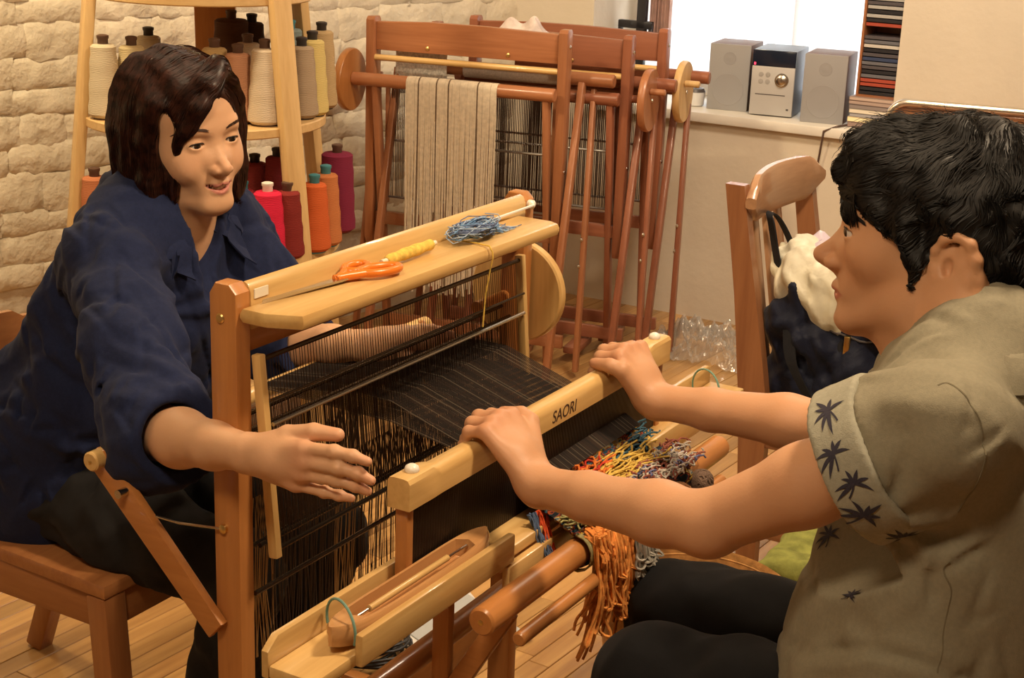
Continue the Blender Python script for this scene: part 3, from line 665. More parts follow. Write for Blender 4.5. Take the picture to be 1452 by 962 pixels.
yarn_cone(352, 2, 0.02, (0.46, 0.34, 0.22), 'brown', 'beige yarn cone squeezed behind the salmon one', 0.17)
yarn_cone(329, 2, -0.12, (0.10, 0.05, 0.035), 'brown', 'dark brown yarn cone standing tallest at the back', 0.21, 0.042, 0.036)
yarn_cone(358, 2, -0.16, (0.07, 0.04, 0.03), 'black', 'blackish yarn cone at the back of the middle shelf', 0.20)
yarn_cone(376, 2, 0.17, (0.62, 0.50, 0.36), 'brown', 'cream ribbed yarn cone beside the stand\'s slanting leg', 0.175, 0.036, 0.026)
yarn_cone(428, 2, 0.05, (0.38, 0.28, 0.18), 'black', 'taupe yarn cone between slanting leg and yellow cone', 0.17)
yarn_cone(443, 2, 0.0, (0.62, 0.48, 0.18), 'black', 'yellow yarn cone on the middle shelf end', 0.18)
yarn_cone(456, 2, -0.12, (0.46, 0.32, 0.16), 'black', 'golden tan yarn cone at the middle shelf rim', 0.19)
yarn_cone(412, 2, -0.14, (0.20, 0.24, 0.22), 'teal', 'grey green yarn cone behind the slanting leg', 0.19)
yarn_cone(345, 1, 0.20, (0.28, 0.02, 0.025), 'teal', 'dark red yarn cone with teal core', 0.155)
yarn_cone(380, 1, 0.26, (0.66, 0.02, 0.06), 'white', 'bright crimson yarn cone with white core', 0.165, 0.037, 0.028)
yarn_cone(408, 1, 0.22, (0.22, 0.025, 0.02), 'brown', 'maroon yarn cone next to the crimson one', 0.16)
yarn_cone(394, 1, 0.06, (0.18, 0.02, 0.02), 'black', 'dark wine yarn cone behind the crimson one', 0.21)
yarn_cone(362, 1, 0.04, (0.22, 0.03, 0.025), 'black', 'deep red yarn cone in the second row', 0.19)
yarn_cone(332, 1, 0.05, (0.14, 0.02, 0.02), 'brown', 'brownish red yarn cone near the woman\'s chin', 0.19)
yarn_cone(446, 1, 0.14, (0.60, 0.12, 0.03), 'teal', 'bright orange yarn cone between slanting leg and rust one', 0.165)
yarn_cone(462, 1, 0.07, (0.52, 0.18, 0.06), 'teal', 'rust orange yarn cone at the lower shelf rim', 0.175)
yarn_cone(478, 1, -0.08, (0.20, 0.02, 0.05), 'brown', 'plum coloured yarn cone at the far shelf rim', 0.20, 0.040, 0.034)
yarn_cone(136, 1, 0.16, (0.50, 0.18, 0.08), 'brown', 'coral yarn cone between stand leg and shirt', 0.165)

# ------------------------------------------------------------------ three folded looms by the window wall
redw = wood3('red_stained_wood', (0.31, 0.118, 0.050), (0.43, 0.180, 0.080), rough=0.35, rand=0.08, coat=0.15)
redd = wood3('dark_red_stained_wood', (0.24, 0.082, 0.042), (0.34, 0.125, 0.065), rough=0.35, rand=0.08, coat=0.15)
greyp = plain('grey_metal', (0.35, 0.33, 0.32), 0.3, 0.8)
def back_loom(label, A, B, H_, mt, wheel, wheel_mat, cloth):
    """A, B: floor points below the two posts (left, right)"""
    A = Vector(A); B = Vector(B); d = (B - A); W_ = d.length; t = thing('folded_loom', label, 'loom', A, math.atan2(d.y, d.x), 'folded looms by the window wall')
    # local: x along width, y away from the viewer
    for xx in (0.0, W_):
        MB().prism([(-0.026, 0.36), (-0.018, 0.34), (0.018, 0.34), (0.026, 0.36), (0.026, H_ - 0.01), (0.016, H_), (-0.016, H_), (-0.026, H_ - 0.01)], xx - 0.014, xx + 0.014, 'x', 0.003).build('post', mt['z'], t)
        for zz in (H_ - 0.05, 0.62, 0.37):
            MB().lathe([(0.006, 0), (0.006, 0.002), (0.003, 0.004)], 10, AX((xx + (0.014 if xx else -0.014), 0, zz), (1 if xx else -1, 0, 0))).build('bolt', steel, t)
    MB().prism([(0.0142, H_ - 0.10), (W_ - 0.0142, H_ - 0.10), (W_ - 0.0142, H_ - 0.015), (W_ * 0.6, H_ - 0.008), (W_ * 0.3, H_ - 0.008), (0.0142, H_ - 0.015)], -0.012, 0.012, 'y', 0.003).build('top_rail', mt['x'], t)
    for xs in (0.3, 0.72): MB().lathe([(0.006, 0), (0.006, 0.003), (0.002, 0.005)], 10, AX((W_ * xs, -0.012, H_ - 0.085), (0, -1, 0))).build('brass_screw', brass, t)
    rod((0.014, -0.016, H_ - 0.122), (W_ - 0.014, -0.016, H_ - 0.122), 0.0095, 12).build('heddle_rod', maple['x'], t)
    rod((-0.04, -0.060, H_ - 0.185), (W_ - 0.005, -0.060, H_ - 0.185), 0.020, 18, 0.003).build('cloth_roller', mt['x'], t)
    rod((0.11, 0.085, H_ - 0.15), (W_ + 0.13, 0.085, H_ - 0.15), 0.020, 18, 0.003).build('warp_roller', mt['x'], t)
    for (za, zb, ya, yb) in ((H_ - 0.19, 0.0, -0.052, 0.06), (H_ - 0.16, 0.0, 0.075, -0.16)):
        for xx in (0.034 if ya < 0 else 0.052, W_ - 0.034 if ya < 0 else W_ + 0.034):
            l_ = beam((xx, ya, za), (xx, yb, zb), 0.020, 0.032, 0.004).build('folding_leg', mt['z'], t)
    # second pair: the long breast-beam arms, folded upright
    for xx in (-0.024, W_ + 0.064):
        beam((xx, 0.10, H_ - 0.18), (xx + (0.03 if xx > 0 else -0.01), -0.05, 0.02), 0.016, 0.028, 0.004).build('folding_arm', mt['z'], t)
        for zz, yy in ((0.42, 0.005), (0.34, -0.006)):
            MB().lathe([(0.007, 0), (0.007, 0.004), (0.003, 0.007)], 10, AX((xx + 0.01, yy, zz), (1, 0, 0))).build('bolt', steel, t)
    MB().box((0.0142, -0.010, 0.40), (W_ - 0.0142, 0.010, 0.44), 0.003).build('cross_rail', mt['x'], t)
    MB().box((0.05, 0.03, 0.06), (W_ + 0.02, 0.05, 0.10), 0.003).build('pedal_rail', mt['x'], t)
    for k in range(3):
        MB().box((0.14 + 0.17 * k, -0.075, 0.03), (0.19 + 0.17 * k, 0.075, 0.052), 0.004).build('pedal', mt['y'], t)
    # harness with dark heddles
    rnd = random.Random(int(W_ * 1e5)); h = MB()
    for k in range(90):
        x = 0.05 + (W_ - 0.10) * k / 89; h.tube([(x, 0.035, H_ - 0.2), (x + rnd.uniform(-.002, .002), 0.035, 0.48)], 0.0013, 3, caps=False)
    stuff(h.build('heddles', darkwire, t))
    for zz in (H_ - 0.2, 0.66, 0.48): rod((0.04, 0.035, zz), (W_ - 0.04, 0.035, zz), 0.004, 8).build('heddle_bar', greyp, t)
    for xx in (0.035, W_ - 0.035): MB().box((xx - 0.006, 0.028, 0.46), (xx + 0.006, 0.042, H_ - 0.18), 0.002).build('harness_strip', mt['z'], t)
    if wheel:
        xc = -0.062 if wheel < 0 else W_ + 0.052; yc = -0.055 if wheel < 0 else 0.02; zc = H_ - 0.19
        wo_ = MB().lathe([(0.004, 0), (0.092, 0), (0.095, 0.004), (0.095, 0.018), (0.092, 0.022), (0.004, 0.022)], 40, AX((xc, yc, zc), (1, 0, 0))).build('ratchet_wheel', wheel_mat, t)
        rod((xc + 0.01, yc, zc), ((-0.03 if wheel < 0 else W_), yc, zc), 0.012, 12).build('wheel_axle', mt['x'], t)
        if wheel > 0:
            rod((xc + 0.022, yc - 0.03, zc + 0.03), (xc + 0.07, yc - 0.03, zc + 0.03), 0.010, 14, 0.003).build('crank_peg', wheel_mat, wo_)
            MB().lathe([(0.006, 0), (0.005, 0.003), (0.002, 0.004)], 10, AX((xc + 0.022, yc, zc), (1, 0, 0))).build('wheel_screw', steel, wo_)
    return t, W_
DZ = 0.46 / 0.5
def zp(px, py, z): v = zpt(px, py, z); return (v.x, v.y, 0)
BH = 1.04
b1, W1 = back_loom('folded red-brown loom with cream warp draped over its roller', zp(530, 22, BH), zp(803, 42, BH), BH, redw, -1, oakr['z'], True)
A2 = Vector(zp(803, 42, BH)); d1 = (A2 - Vector(zp(530, 22, BH))).normalized()
nrm = Vector((-d1.y, d1.x, 0))
B2 = ypt(893, 60, A2.y + 0.10); B2.z = 0; b2, W2 = back_loom('folded dark red loom with matching ratchet wheel in the middle', B2 - d1 * 0.62, B2, 1.02, redd, 1, redw['z'], False)
B3 = ypt(943, 50, A2.y + 0.24); B3.z = 0; b3, W3 = back_loom('folded dark red loom with pale wooden wheel nearest the window', B3 - d1 * 0.62, B3, 1.03, redd, 1, birch['z'], False)
# cream warp over the roller of the first loom
rh = random.Random(21)
wc = thing('cream_warp', 'cream warp with dark stripes hanging from the loom roller', 'warp yarn', b1.location, b1.rotation_euler.z)
x0w, x1w = 0.145, 0.435; ry, rz_ = -0.060, BH - 0.185; nseg = 30
nu = 60
strips = {0: MB(), 1: MB()}
for k in range(nu):
    f = k / nu; dark = any(abs(f - s_) < 0.010 for s_ in (0.13, 0.33, 0.47, 0.78)); xa = x0w + (x1w - x0w) * f; xb = x0w + (x1w - x0w) * (k + (1.0 if k % 5 else 0.86)) / nu
    ln = 0.62 + rh.uniform(-.02, .02); pts = []
    for i in range(9):
        a = math.pi * (0.80 - 0.80 * i / 8) + 0.0; pts.append((math.cos(a + 0.0) * -0.0215, math.sin(a) * 0.0215))
    prof = [(ry + 0.0215 * math.sin(math.pi * (0.42 - 0.92 * i / 8)), rz_ + 0.0215 * math.cos(math.pi * (0.42 - 0.92 * i / 8))) for i in range(9)]
    wob = rh.uniform(-.0012, .0012); ph = rh.uniform(0, 6)
    prof += [(ry - 0.0215 - 0.0 + 0.004 * math.sin(j * 0.9 + ph) * j / 8, rz_ - ln * j / 8) for j in range(1, 9)]
    V = []; 
    for j, (yy, zz) in enumerate(prof):
        sx = wob * max(0, j - 8) / 3; V += [(xa + sx, yy, zz), (xb + sx, yy, zz), (xb + sx, yy + (0.0015 if j > 8 else 0.001), zz - (0 if j > 8 else 0.001)), (xa + sx, yy + (0.0015 if j > 8 else 0.001), zz - (0 if j > 8 else 0.001))]
    Fc = []
    for j in range(len(prof) - 1):
        for q in range(4): Fc.append([4 * j + q, 4 * j + (q + 1) % 4, 4 * j + 4 + (q + 1) % 4, 4 * j + 4 + q])
    strips[1 if dark else 0].poly(V, Fc)
stuff(strips[0].build('cream_threads', fabric('cream_warp_yarn', (0.62, 0.53, 0.40), scale=700, var=0.12, vscale=90), wc)); stuff(strips[1].build('dark_stripe_threads', fabric('dark_warp_yarn', (0.16, 0.11, 0.07), vscale=90), wc))
# grey cloth wound on the rear roller
gc = thing('grey_cloth', 'pale grey cloth wound on the rear roller behind the cream warp', 'cloth', b1.location, b1.rotation_euler.z)
Pg = np.array([[(0.27 + 0.32 * j / 11, 0.085 - 0.0225 * math.sin(a), BH - 0.15 + 0.0225 * math.cos(a)) for j in range(12)] for a in [2 * math.pi * i / 20 for i in range(20)]])
link('wound_cloth', grid_mesh('wound_cloth', Pg, closed_u=True, thick=-0.002), fabric('grey_cloth_m', (0.48, 0.42, 0.38), vscale=200), gc)
wl_ = thing('white_lace', 'strip of white lace cloth behind the first loom\'s rod', 'cloth', b1.location, b1.rotation_euler.z)
Pl = np.array([[(0.05 + 0.17 * j / 9, 0.055 + 0.003 * math.sin(j * 1.7 + i), BH - 0.105 - 0.13 * i / 8) for j in range(10)] for i in range(9)])
link('lace_sheet', grid_mesh('lace_sheet', Pl, thick=0.002), fabric('white_lace_m', (0.62, 0.58, 0.54), var=0.3, vscale=150), wl_)
# crumpled cloth lying on top of the second loom
cc = thing('crumpled_cloth', 'crumpled white and pink cloth lying on top of looms', 'cloth', Vector((0, 0, 0)))
c0 = ypt(735, 38, A2.y + 0.16)
nu, nv = 26, 14; Pc = np.zeros((nu, nv, 3)); rk = np.random.RandomState(5); hh_ = rk.rand(6, 4)
for i in range(nu):
    for j in range(nv):
        a = i / (nu - 1); b_ = j / (nv - 1); wv = 0.5 * math.sin(a * 17 + b_ * 4) + 0.5 * math.sin(a * 9 - b_ * 7 + 1) + 0.4 * math.sin(b_ * 15 + a * 3)
        p = Vector((c0.x, c0.y, 0)) + d1 * (-0.095 + 0.20 * a) + nrm * (-0.05 + 0.10 * b_)
        edge = min(1, 4 * min(a, 1 - a)) * min(1, 3 * min(b_, 1 - b_)); Pc[i, j] = (p.x, p.y, 1.006 + (0.028 + 0.016 * wv + 0.022 * math.exp(-((a - .75) / .15) ** 2)) * edge)
link('cloth_heap', grid_mesh('cloth_heap', Pc, thick=0.003), fabric('pinkish_cloth', (0.62, 0.52, 0.48), var=0.25, vscale=25), cc)
# ------------------------------------------------------------------ window sill
def sillthing(name, label, cat, px, py, n=0.0, rot=0.0, group=None):
    q = wpt(px, py, n); return thing(name, label, cat, MW @ Vector((q.x, q.y, SILLZ)), WROT + rot, group)
silver = plain('silver_plastic', (0.52, 0.50, 0.48), 0.4, 0.1); silverd = plain('speaker_cloth', (0.36, 0.35, 0.35), 0.85, bump=0.4, bscale=900)
darkpl = plain('dark_plastic', (0.09, 0.08, 0.08), 0.4); displ = plain('display_blue_black', (0.012, 0.018, 0.035), 0.15)
woodside = plain('brown_cabinet', (0.16, 0.09, 0.06), 0.5)
def sill_at(px, y):   # local x on the sill for a photo column at depth y behind the wall face
    return wpt(px, 150, y).x
SR = math.radians(9)       # the stereo stands slightly turned
def speaker(px, y, label):
    x = sill_at(px, y); t = thing('speaker', label, 'speaker', MW @ Vector((x, y, SILLZ)), WROT + SR, 'stereo speakers on the sill')
    MB().box((-0.070, 0.006, 0.0), (0.070, 0.18, 0.222), 0.003).build('cabinet', woodside, t)
    MB().box((-0.070, 0.0, 0.0), (0.070, 0.0065, 0.222), 0.003).build('grille', silverd, t)
    for zc, r in ((0.070, 0.050), (0.175, 0.018)):
        MB().lathe([(r + 0.004, 0), (r + 0.003, 0.0012), (r, 0.0008), (r * 0.5, 0.0016), (0.002, 0.0022)], 32, AX((0, 0.0002, zc), (0, -1, 0))).build('driver_ring', plain('driver_grey', (0.32, 0.31, 0.31), 0.7), t)
    return t
speaker(1030, 0.075, 'silver-grey speaker at the window side of the stereo'); speaker(1166, 0.035, 'silver-grey speaker beside the stack of discs')
xm = sill_at(1093, 0.055); mu = thing('stereo_unit', 'silver compact stereo with dark display and round volume knob', 'stereo', MW @ Vector((xm, 0.055, SILLZ)), WROT + SR)
MB().box((-0.072, 0.004, 0.004), (0.072, 0.20, 0.218), 0.003).build('case', plain('blue_grey_case', (0.20, 0.24, 0.30), 0.4), mu)
MB().box((-0.072, -0.006, 0.004), (0.072, 0.005, 0.165), 0.003).build('front_panel', silver, mu)
MB().box((-0.072, -0.006, 0.165), (0.072, 0.005, 0.218), 0.002).build('display', displ, mu)
MB().box((-0.066, -0.0068, 0.168), (-0.060, -0.0058, 0.176)).build('red_indicator', plain('red_led', (0.6, 0.02, 0.05), 0.4, **{'Emission Strength': 2.0, 'Emission Color': (1, 0.05, 0.1, 1)}), mu)
MB().lathe([(0.024, 0), (0.023, 0.002), (0.018, 0.0025), (0.017, 0.012), (0.014, 0.014), (0.002, 0.014)], 28, AX((0.030, -0.006, 0.122), (0, -1, 0))).build('volume_knob', steel, mu)
for (xx, zz) in ((-0.040, 0.138), (-0.017, 0.138), (-0.040, 0.115), (-0.017, 0.115)):
    MB().lathe([(0.008, 0), (0.0075, 0.002), (0.002, 0.0025)], 16, AX((xx, -0.006, zz), (0, -1, 0))).build('button', plain('button_grey', (0.38, 0.36, 0.34), 0.4), mu)
MB().box((-0.055, -0.0066, 0.071), (0.045, -0.0056, 0.074)).build('disc_slot', darkpl, mu)
MB().box((0.052, -0.0066, 0.024), (0.060, -0.0056, 0.030)).build('jack', darkpl, mu)
for xx in (-0.05, 0.05): MB().box((xx - 0.015, 0.02, 0), (xx + 0.015, 0.16, 0.005)).build('foot', darkpl, mu)
# disc rack on a stack of magazines
xr = sill_at(1243, 0.045); Wr = 0.142
books = [(0.018, (0.16, 0.10, 0.08)), (0.016, (0.62, 0.48, 0.28)), (0.012, (0.20, 0.19, 0.20)), (0.014, (0.45, 0.40, 0.32)), (0.014, (0.14, 0.11, 0.10)), (0.013, (0.24, 0.17, 0.14)), (0.012, (0.30, 0.22, 0.18))]
zb = SILLZ; lbl = ['dark brown', 'tan', 'black', 'pale grey', 'blackish', 'brown', 'rust brown']
pos = ['at the bottom of the stack', 'second from the sill', 'third from the sill', 'midway up the stack', 'above the pale one', 'just under the top one', 'on top of the stack']
for i, (hh2, col) in enumerate(books):
    t = thing('magazine', lbl[i] + ' magazine pile under the disc rack, ' + pos[i], 'magazine', MW @ Vector((xr + random.uniform(-.004, .004), 0.03, zb)), WROT + random.uniform(-.03, .03), 'magazines under the disc rack')
    MB().box((-0.085, 0.0, 0.0), (0.085, 0.22, hh2 + 0.0004), 0.001, 1).build('cover', plain('cover_%d' % i, col, 0.5), t)
    MB().box((-0.083, -0.0008, 0.002), (0.083, 0.002, hh2 - 0.002)).build('page_edge', plain('pages_%d' % i, [min(1, c * 1.7 + 0.05) for c in col], 0.8), t)
    zb += hh2
rk_ = thing('disc_rack', 'tall narrow wooden rack full of disc cases on window sill', 'rack', MW @ Vector((xr + 0.006, 0.045, zb)), WROT)
RH = 0.62
for xx in (-Wr / 2 - 0.008, Wr / 2): MB().box((xx, 0.0, 0.0), (xx + 0.008, 0.14, RH), 0.001).build('side_panel', redw['z'], rk_)
MB().box((-Wr / 2, 0.0, 0.0), (Wr / 2, 0.14, 0.008)).build('bottom_panel', redw['x'], rk_); MB().box((-Wr / 2, 0.132, 0.008), (Wr / 2, 0.14, RH)).build('back_panel', redw['z'], rk_)
dcols = [('black', (0.03, 0.03, 0.035)), ('slate grey', (0.16, 0.16, 0.18)), ('red', (0.42, 0.08, 0.05)), ('dark blue', (0.05, 0.07, 0.14)), ('pale grey', (0.45, 0.44, 0.42)), ('smoky', (0.10, 0.09, 0.10)), ('brown', (0.22, 0.14, 0.09)), ('white', (0.62, 0.58, 0.52))]
seq = [0, 0, 2, 2, 1, 0, 5, 1, 3, 5, 0, 7, 1, 5, None, None, 2, 0, 4, 0, 4, 5, 4, 0, 1, 3, 0, 5, 3, 0, 1, 3, 0, 1, 5, 0, 4, 1, 0, 5, 3, 0]
dme = MB().box((-Wr / 2 + 0.002, 0.004, 0.0), (Wr / 2 - 0.002, 0.128, 0.0104), 0.0006, 1).mesh('case'); dmat = {c: plain('disc_' + c.replace(' ', '_'), v, 0.25) for c, v in dcols}
zd = zb + 0.0085; order = {}
for i, s_ in enumerate(seq):
    if s_ is not None:
        c = dcols[s_][0]
        o = link('disc_case', dme.copy(), dmat[c]); o.location = MW @ Vector((xr + 0.006 + random.uniform(-.001, .001), 0.045 + random.uniform(-.003, .002), zd)); o.rotation_euler = (0, 0, WROT)
        tag(o, c + ' disc case lying flat in the wooden rack', 'disc case', c + ' disc cases in the rack')
    zd += 0.0135
# power cord
cp = [wpt(1186, 172, -0.032), wpt(1168, 186, -0.034), wpt(1160, 230, -0.02), wpt(1150, 290, -0.012), wpt(1147, 330, -0.012), wpt(1146, 420, -0.012)]
cordo = MB().tube([MW @ Vector((cp[0].x + 0.03, 0.10, SILLZ + 0.005)), MW @ Vector((cp[0].x, -0.02, SILLZ + 0.005))] + [MW @ q for q in cp[1:]], 0.0035, 8).build('power_cord', plain('brown_cord', (0.09, 0.05, 0.035), 0.5))
tag(cordo, 'dark brown power cord hanging from sill down the wall', 'cord')
# sheer curtain, tied aside at both edges
sheer, N, L, b = new_mat('sheer_curtain'); N.remove(b); tr = N.new('ShaderNodeBsdfTranslucent'); tp = N.new('ShaderNodeBsdfTransparent'); df = N.new('ShaderNodeBsdfDiffuse')
tr.inputs[0].default_value = (0.92, 0.90, 0.88, 1); df.inputs[0].default_value = (0.85, 0.83, 0.8, 1); m1 = N.new('ShaderNodeMixShader'); m1.inputs[0].default_value = 0.15; m2 = N.new('ShaderNodeMixShader'); m2.inputs[0].default_value = 0.97
L.new(tr.outputs[0], m1.inputs[1]); L.new(df.outputs[0], m1.inputs[2]); L.new(tp.outputs[0], m2.inputs[1]); L.new(m1.outputs[0], m2.inputs[2]); L.new(m2.outputs[0], N['Material Output'].inputs['Surface'])
def curtain(name, label, xa, xb, mat, y, amp, z0=SILLZ + 0.10):
    nx = 90; Pq = np.array([[(xa + (xb - xa) * i / nx, y + amp * math.sin(i * 0.9) + amp * 0.4 * math.sin(i * 2.3 + 1), z0 + (WTOP - 0.06 - z0) * j / 6) for j in range(7)] for i in range(nx + 1)])
    o = link(name, grid_mesh(name, Pq, thick=0.0), mat); o.matrix_world = MW; tag(o, label, 'curtain'); return o
curtain('sheer_curtain', 'white sheer curtain glowing in front of the window', WIN0 + 0.06, WIN1B - 0.03, sheer, DEEP - 0.06, 0.010, SILLZ + 0.06)
curtain('side_curtain', 'pinkish curtain gathered at the window edge by black bracket', wpt(918, 30, 0.20).x, wpt(948, 30, 0.20).x, fabric('pink_curtain', (0.62, 0.42, 0.36)), 0.22, 0.012, SILLZ + 0.2)
# black bracket frame on the wall by the window
bl = plain('black_metal', (0.02, 0.02, 0.025), 0.4)
fr = thing('black_frame', 'black metal stand frame in the window recess', 'stand', MW @ Vector((wpt(893, 60, 0.17).x, 0.17, SILLZ)), WROT)
MB().box((0.026, -0.012, 0.0), (0.060, 0.012, 0.60), 0.003).build('upright', bl, fr)
MB().box((-0.045, -0.012, 0.235), (0.085, 0.012, 0.262), 0.003).build('cross_bar', bl, fr)
for xx in (-0.045, 0.073): MB().box((xx, -0.010, 0.20), (xx + 0.012, 0.010, 0.24), 0.002).build('hook', bl, fr)
MB().box((-0.05, -0.06, 0.0), (0.10, 0.06, 0.012), 0.003).build('base', bl, fr)
# small pot on the sill by the pale wheel
pt_ = thing('sill_pot', 'small white pot with dark lid on the sill near the pale wheel', 'pot', MW @ Vector((wpt(985, 140, 0.10).x, 0.10, SILLZ)), WROT)
MB().lathe([(0.025, 0), (0.032, 0.004), (0.036, 0.045), (0.034, 0.05), (0.030, 0.05), (0.028, 0.02)], 24).build('bowl', plain('white_glaze', (0.75, 0.74, 0.72), 0.25), pt_)
MB().lathe([(0.036, 0.049), (0.030, 0.060), (0.010, 0.066), (0.006, 0.075), (0.001, 0.077)], 24).build('lid', darkpl, pt_)
# ------------------------------------------------------------------ implicit-surface modelling (smooth unions -> one continuous mesh)
class SDF:
    def __init__(s): s.ops = []
    def add(s, fn, c, R, k=0.01, op='u'):
        s.ops.append((fn, np.asarray(c, float), float(R), k, op)); return s
    def cone(s, a, b, ra, rb, k=0.012, op='u', flat=None):
        """tapered capsule; flat=(axis, scale) squeezes it along an axis"""
        a = np.asarray(a, float); b = np.asarray(b, float); ab = b - a; L2 = max(ab @ ab, 1e-12)
        if flat is not None: fa = np.asarray(flat[0], float); fa = fa / np.linalg.norm(fa); fs = flat[1]
        def f(P):
            Q = P - a; t = np.clip(Q @ ab / L2, 0, 1); D = Q - t[:, None] * ab
            if flat is not None:
                h = D @ fa; D = D + np.outer(h * (1 / fs - 1), fa)
                r = np.sqrt((D * D).sum(1)); return (r - (ra + (rb - ra) * t)) * (fs if fs < 1 else 1)
            return np.sqrt((D * D).sum(1)) - (ra + (rb - ra) * t)
        m = max(ra, rb) * (max(1, flat[1]) if flat is not None else 1)
        return s.add(f, (a + b) / 2, np.linalg.norm(ab) / 2 + m, k, op)
    def chain(s, pts, rs, k=0.012, flat=None):
        for i in range(len(pts) - 1): s.cone(pts[i], pts[i + 1], rs[i], rs[i + 1], k, 'u', flat)
        return s
    def ell(s, c, r, R=None, k=0.012, op='u'):
        c = np.asarray(c, float); r = np.asarray(r, float)
        def f(P):
            Q = P - c
            if R is not None: Q = Q @ R            # columns of R = local axes
            k0 = np.sqrt(((Q / r) ** 2).sum(1)); k1 = np.sqrt(((Q / (r * r)) ** 2).sum(1)); return k0 * (k0 - 1) / np.maximum(k1, 1e-9)
        return s.add(f, c, r.max(), k, op)
    def box(s, c, h, R=None, rad=0.01, k=0.01, op='u'):
        c = np.asarray(c, float); h = np.asarray(h, float) - rad
        def f(P):
            Q = P - c
            if R is not None: Q = Q @ R
            q = np.abs(Q) - h; return np.sqrt((np.maximum(q, 0) ** 2).sum(1)) + np.minimum(q.max(1), 0) - rad
        return s.add(f, c, np.linalg.norm(h) + rad, k, op)
    def plane(s, p, n, k=0.004):
        """keep the side the normal points away from"""
        p = np.asarray(p, float); n = np.asarray(n, float); n = n / np.linalg.norm(n)
        return s.add(lambda P: (P - p) @ n, p, 1e9, k, 'i')
    def disp(s, fn, c=(0, 0, 0), R=1e9): return s.add(fn, c, R, 0, 'd')
    def _eval(s, P, ops):
        d = np.full(len(P), 1e3)
        for fn, c, R, k, op in ops:
            v = fn(P)
            if op == 'd': d = d + v; continue
            if op == 'u': h = np.clip(0.5 + 0.5 * (d - v) / k, 0, 1); d = d * (1 - h) + v * h - k * h * (1 - h)
            else:
                if op == 's': v = -v
                h = np.clip(0.5 - 0.5 * (d - v) / k, 0, 1); d = d * (1 - h) + v * h + k * h * (1 - h)
        return d
    def __call__(s, P, margin=None):
        if margin is None or len(P) < 200: return s._eval(P, s.ops)
        # sort the points into small cubes; each cube only meets the shapes that reach it
        cs = 0.045; g = np.floor(P / cs).astype(np.int64); g -= g.min(0); n = g.max(0) + 1; key = (g[:, 0] * n[1] + g[:, 1]) * n[2] + g[:, 2]
        order = np.argsort(key, kind='stable'); sk = key[order]; cut = np.nonzero(np.diff(sk))[0] + 1; st = np.concatenate([[0], cut]); en = np.concatenate([cut, [len(P)]])
        Cc = np.array([o[1] for o in s.ops]); Rr = np.array([o[2] + margin + o[3] for o in s.ops]); Q = P[order]; out = np.empty(len(P))
        for a, b in zip(st, en):
            sub = Q[a:b]; lo = sub.min(0); hi = sub.max(0); dd = np.maximum(np.maximum(lo - Cc, Cc - hi), 0); use = (dd * dd).sum(1) < Rr * Rr
            out[a:b] = s._eval(sub, [s.ops[i] for i in np.nonzero(use)[0]])
        d = np.empty(len(P)); d[order] = out; return d
    def bounds(s):
        L_ = [(c - R, c + R) for fn, c, R, k, op in s.ops if op == 'u' and R < 1e8]
        return np.min([a for a, b in L_], 0) - 0.01, np.max([b for a, b in L_], 0) + 0.01
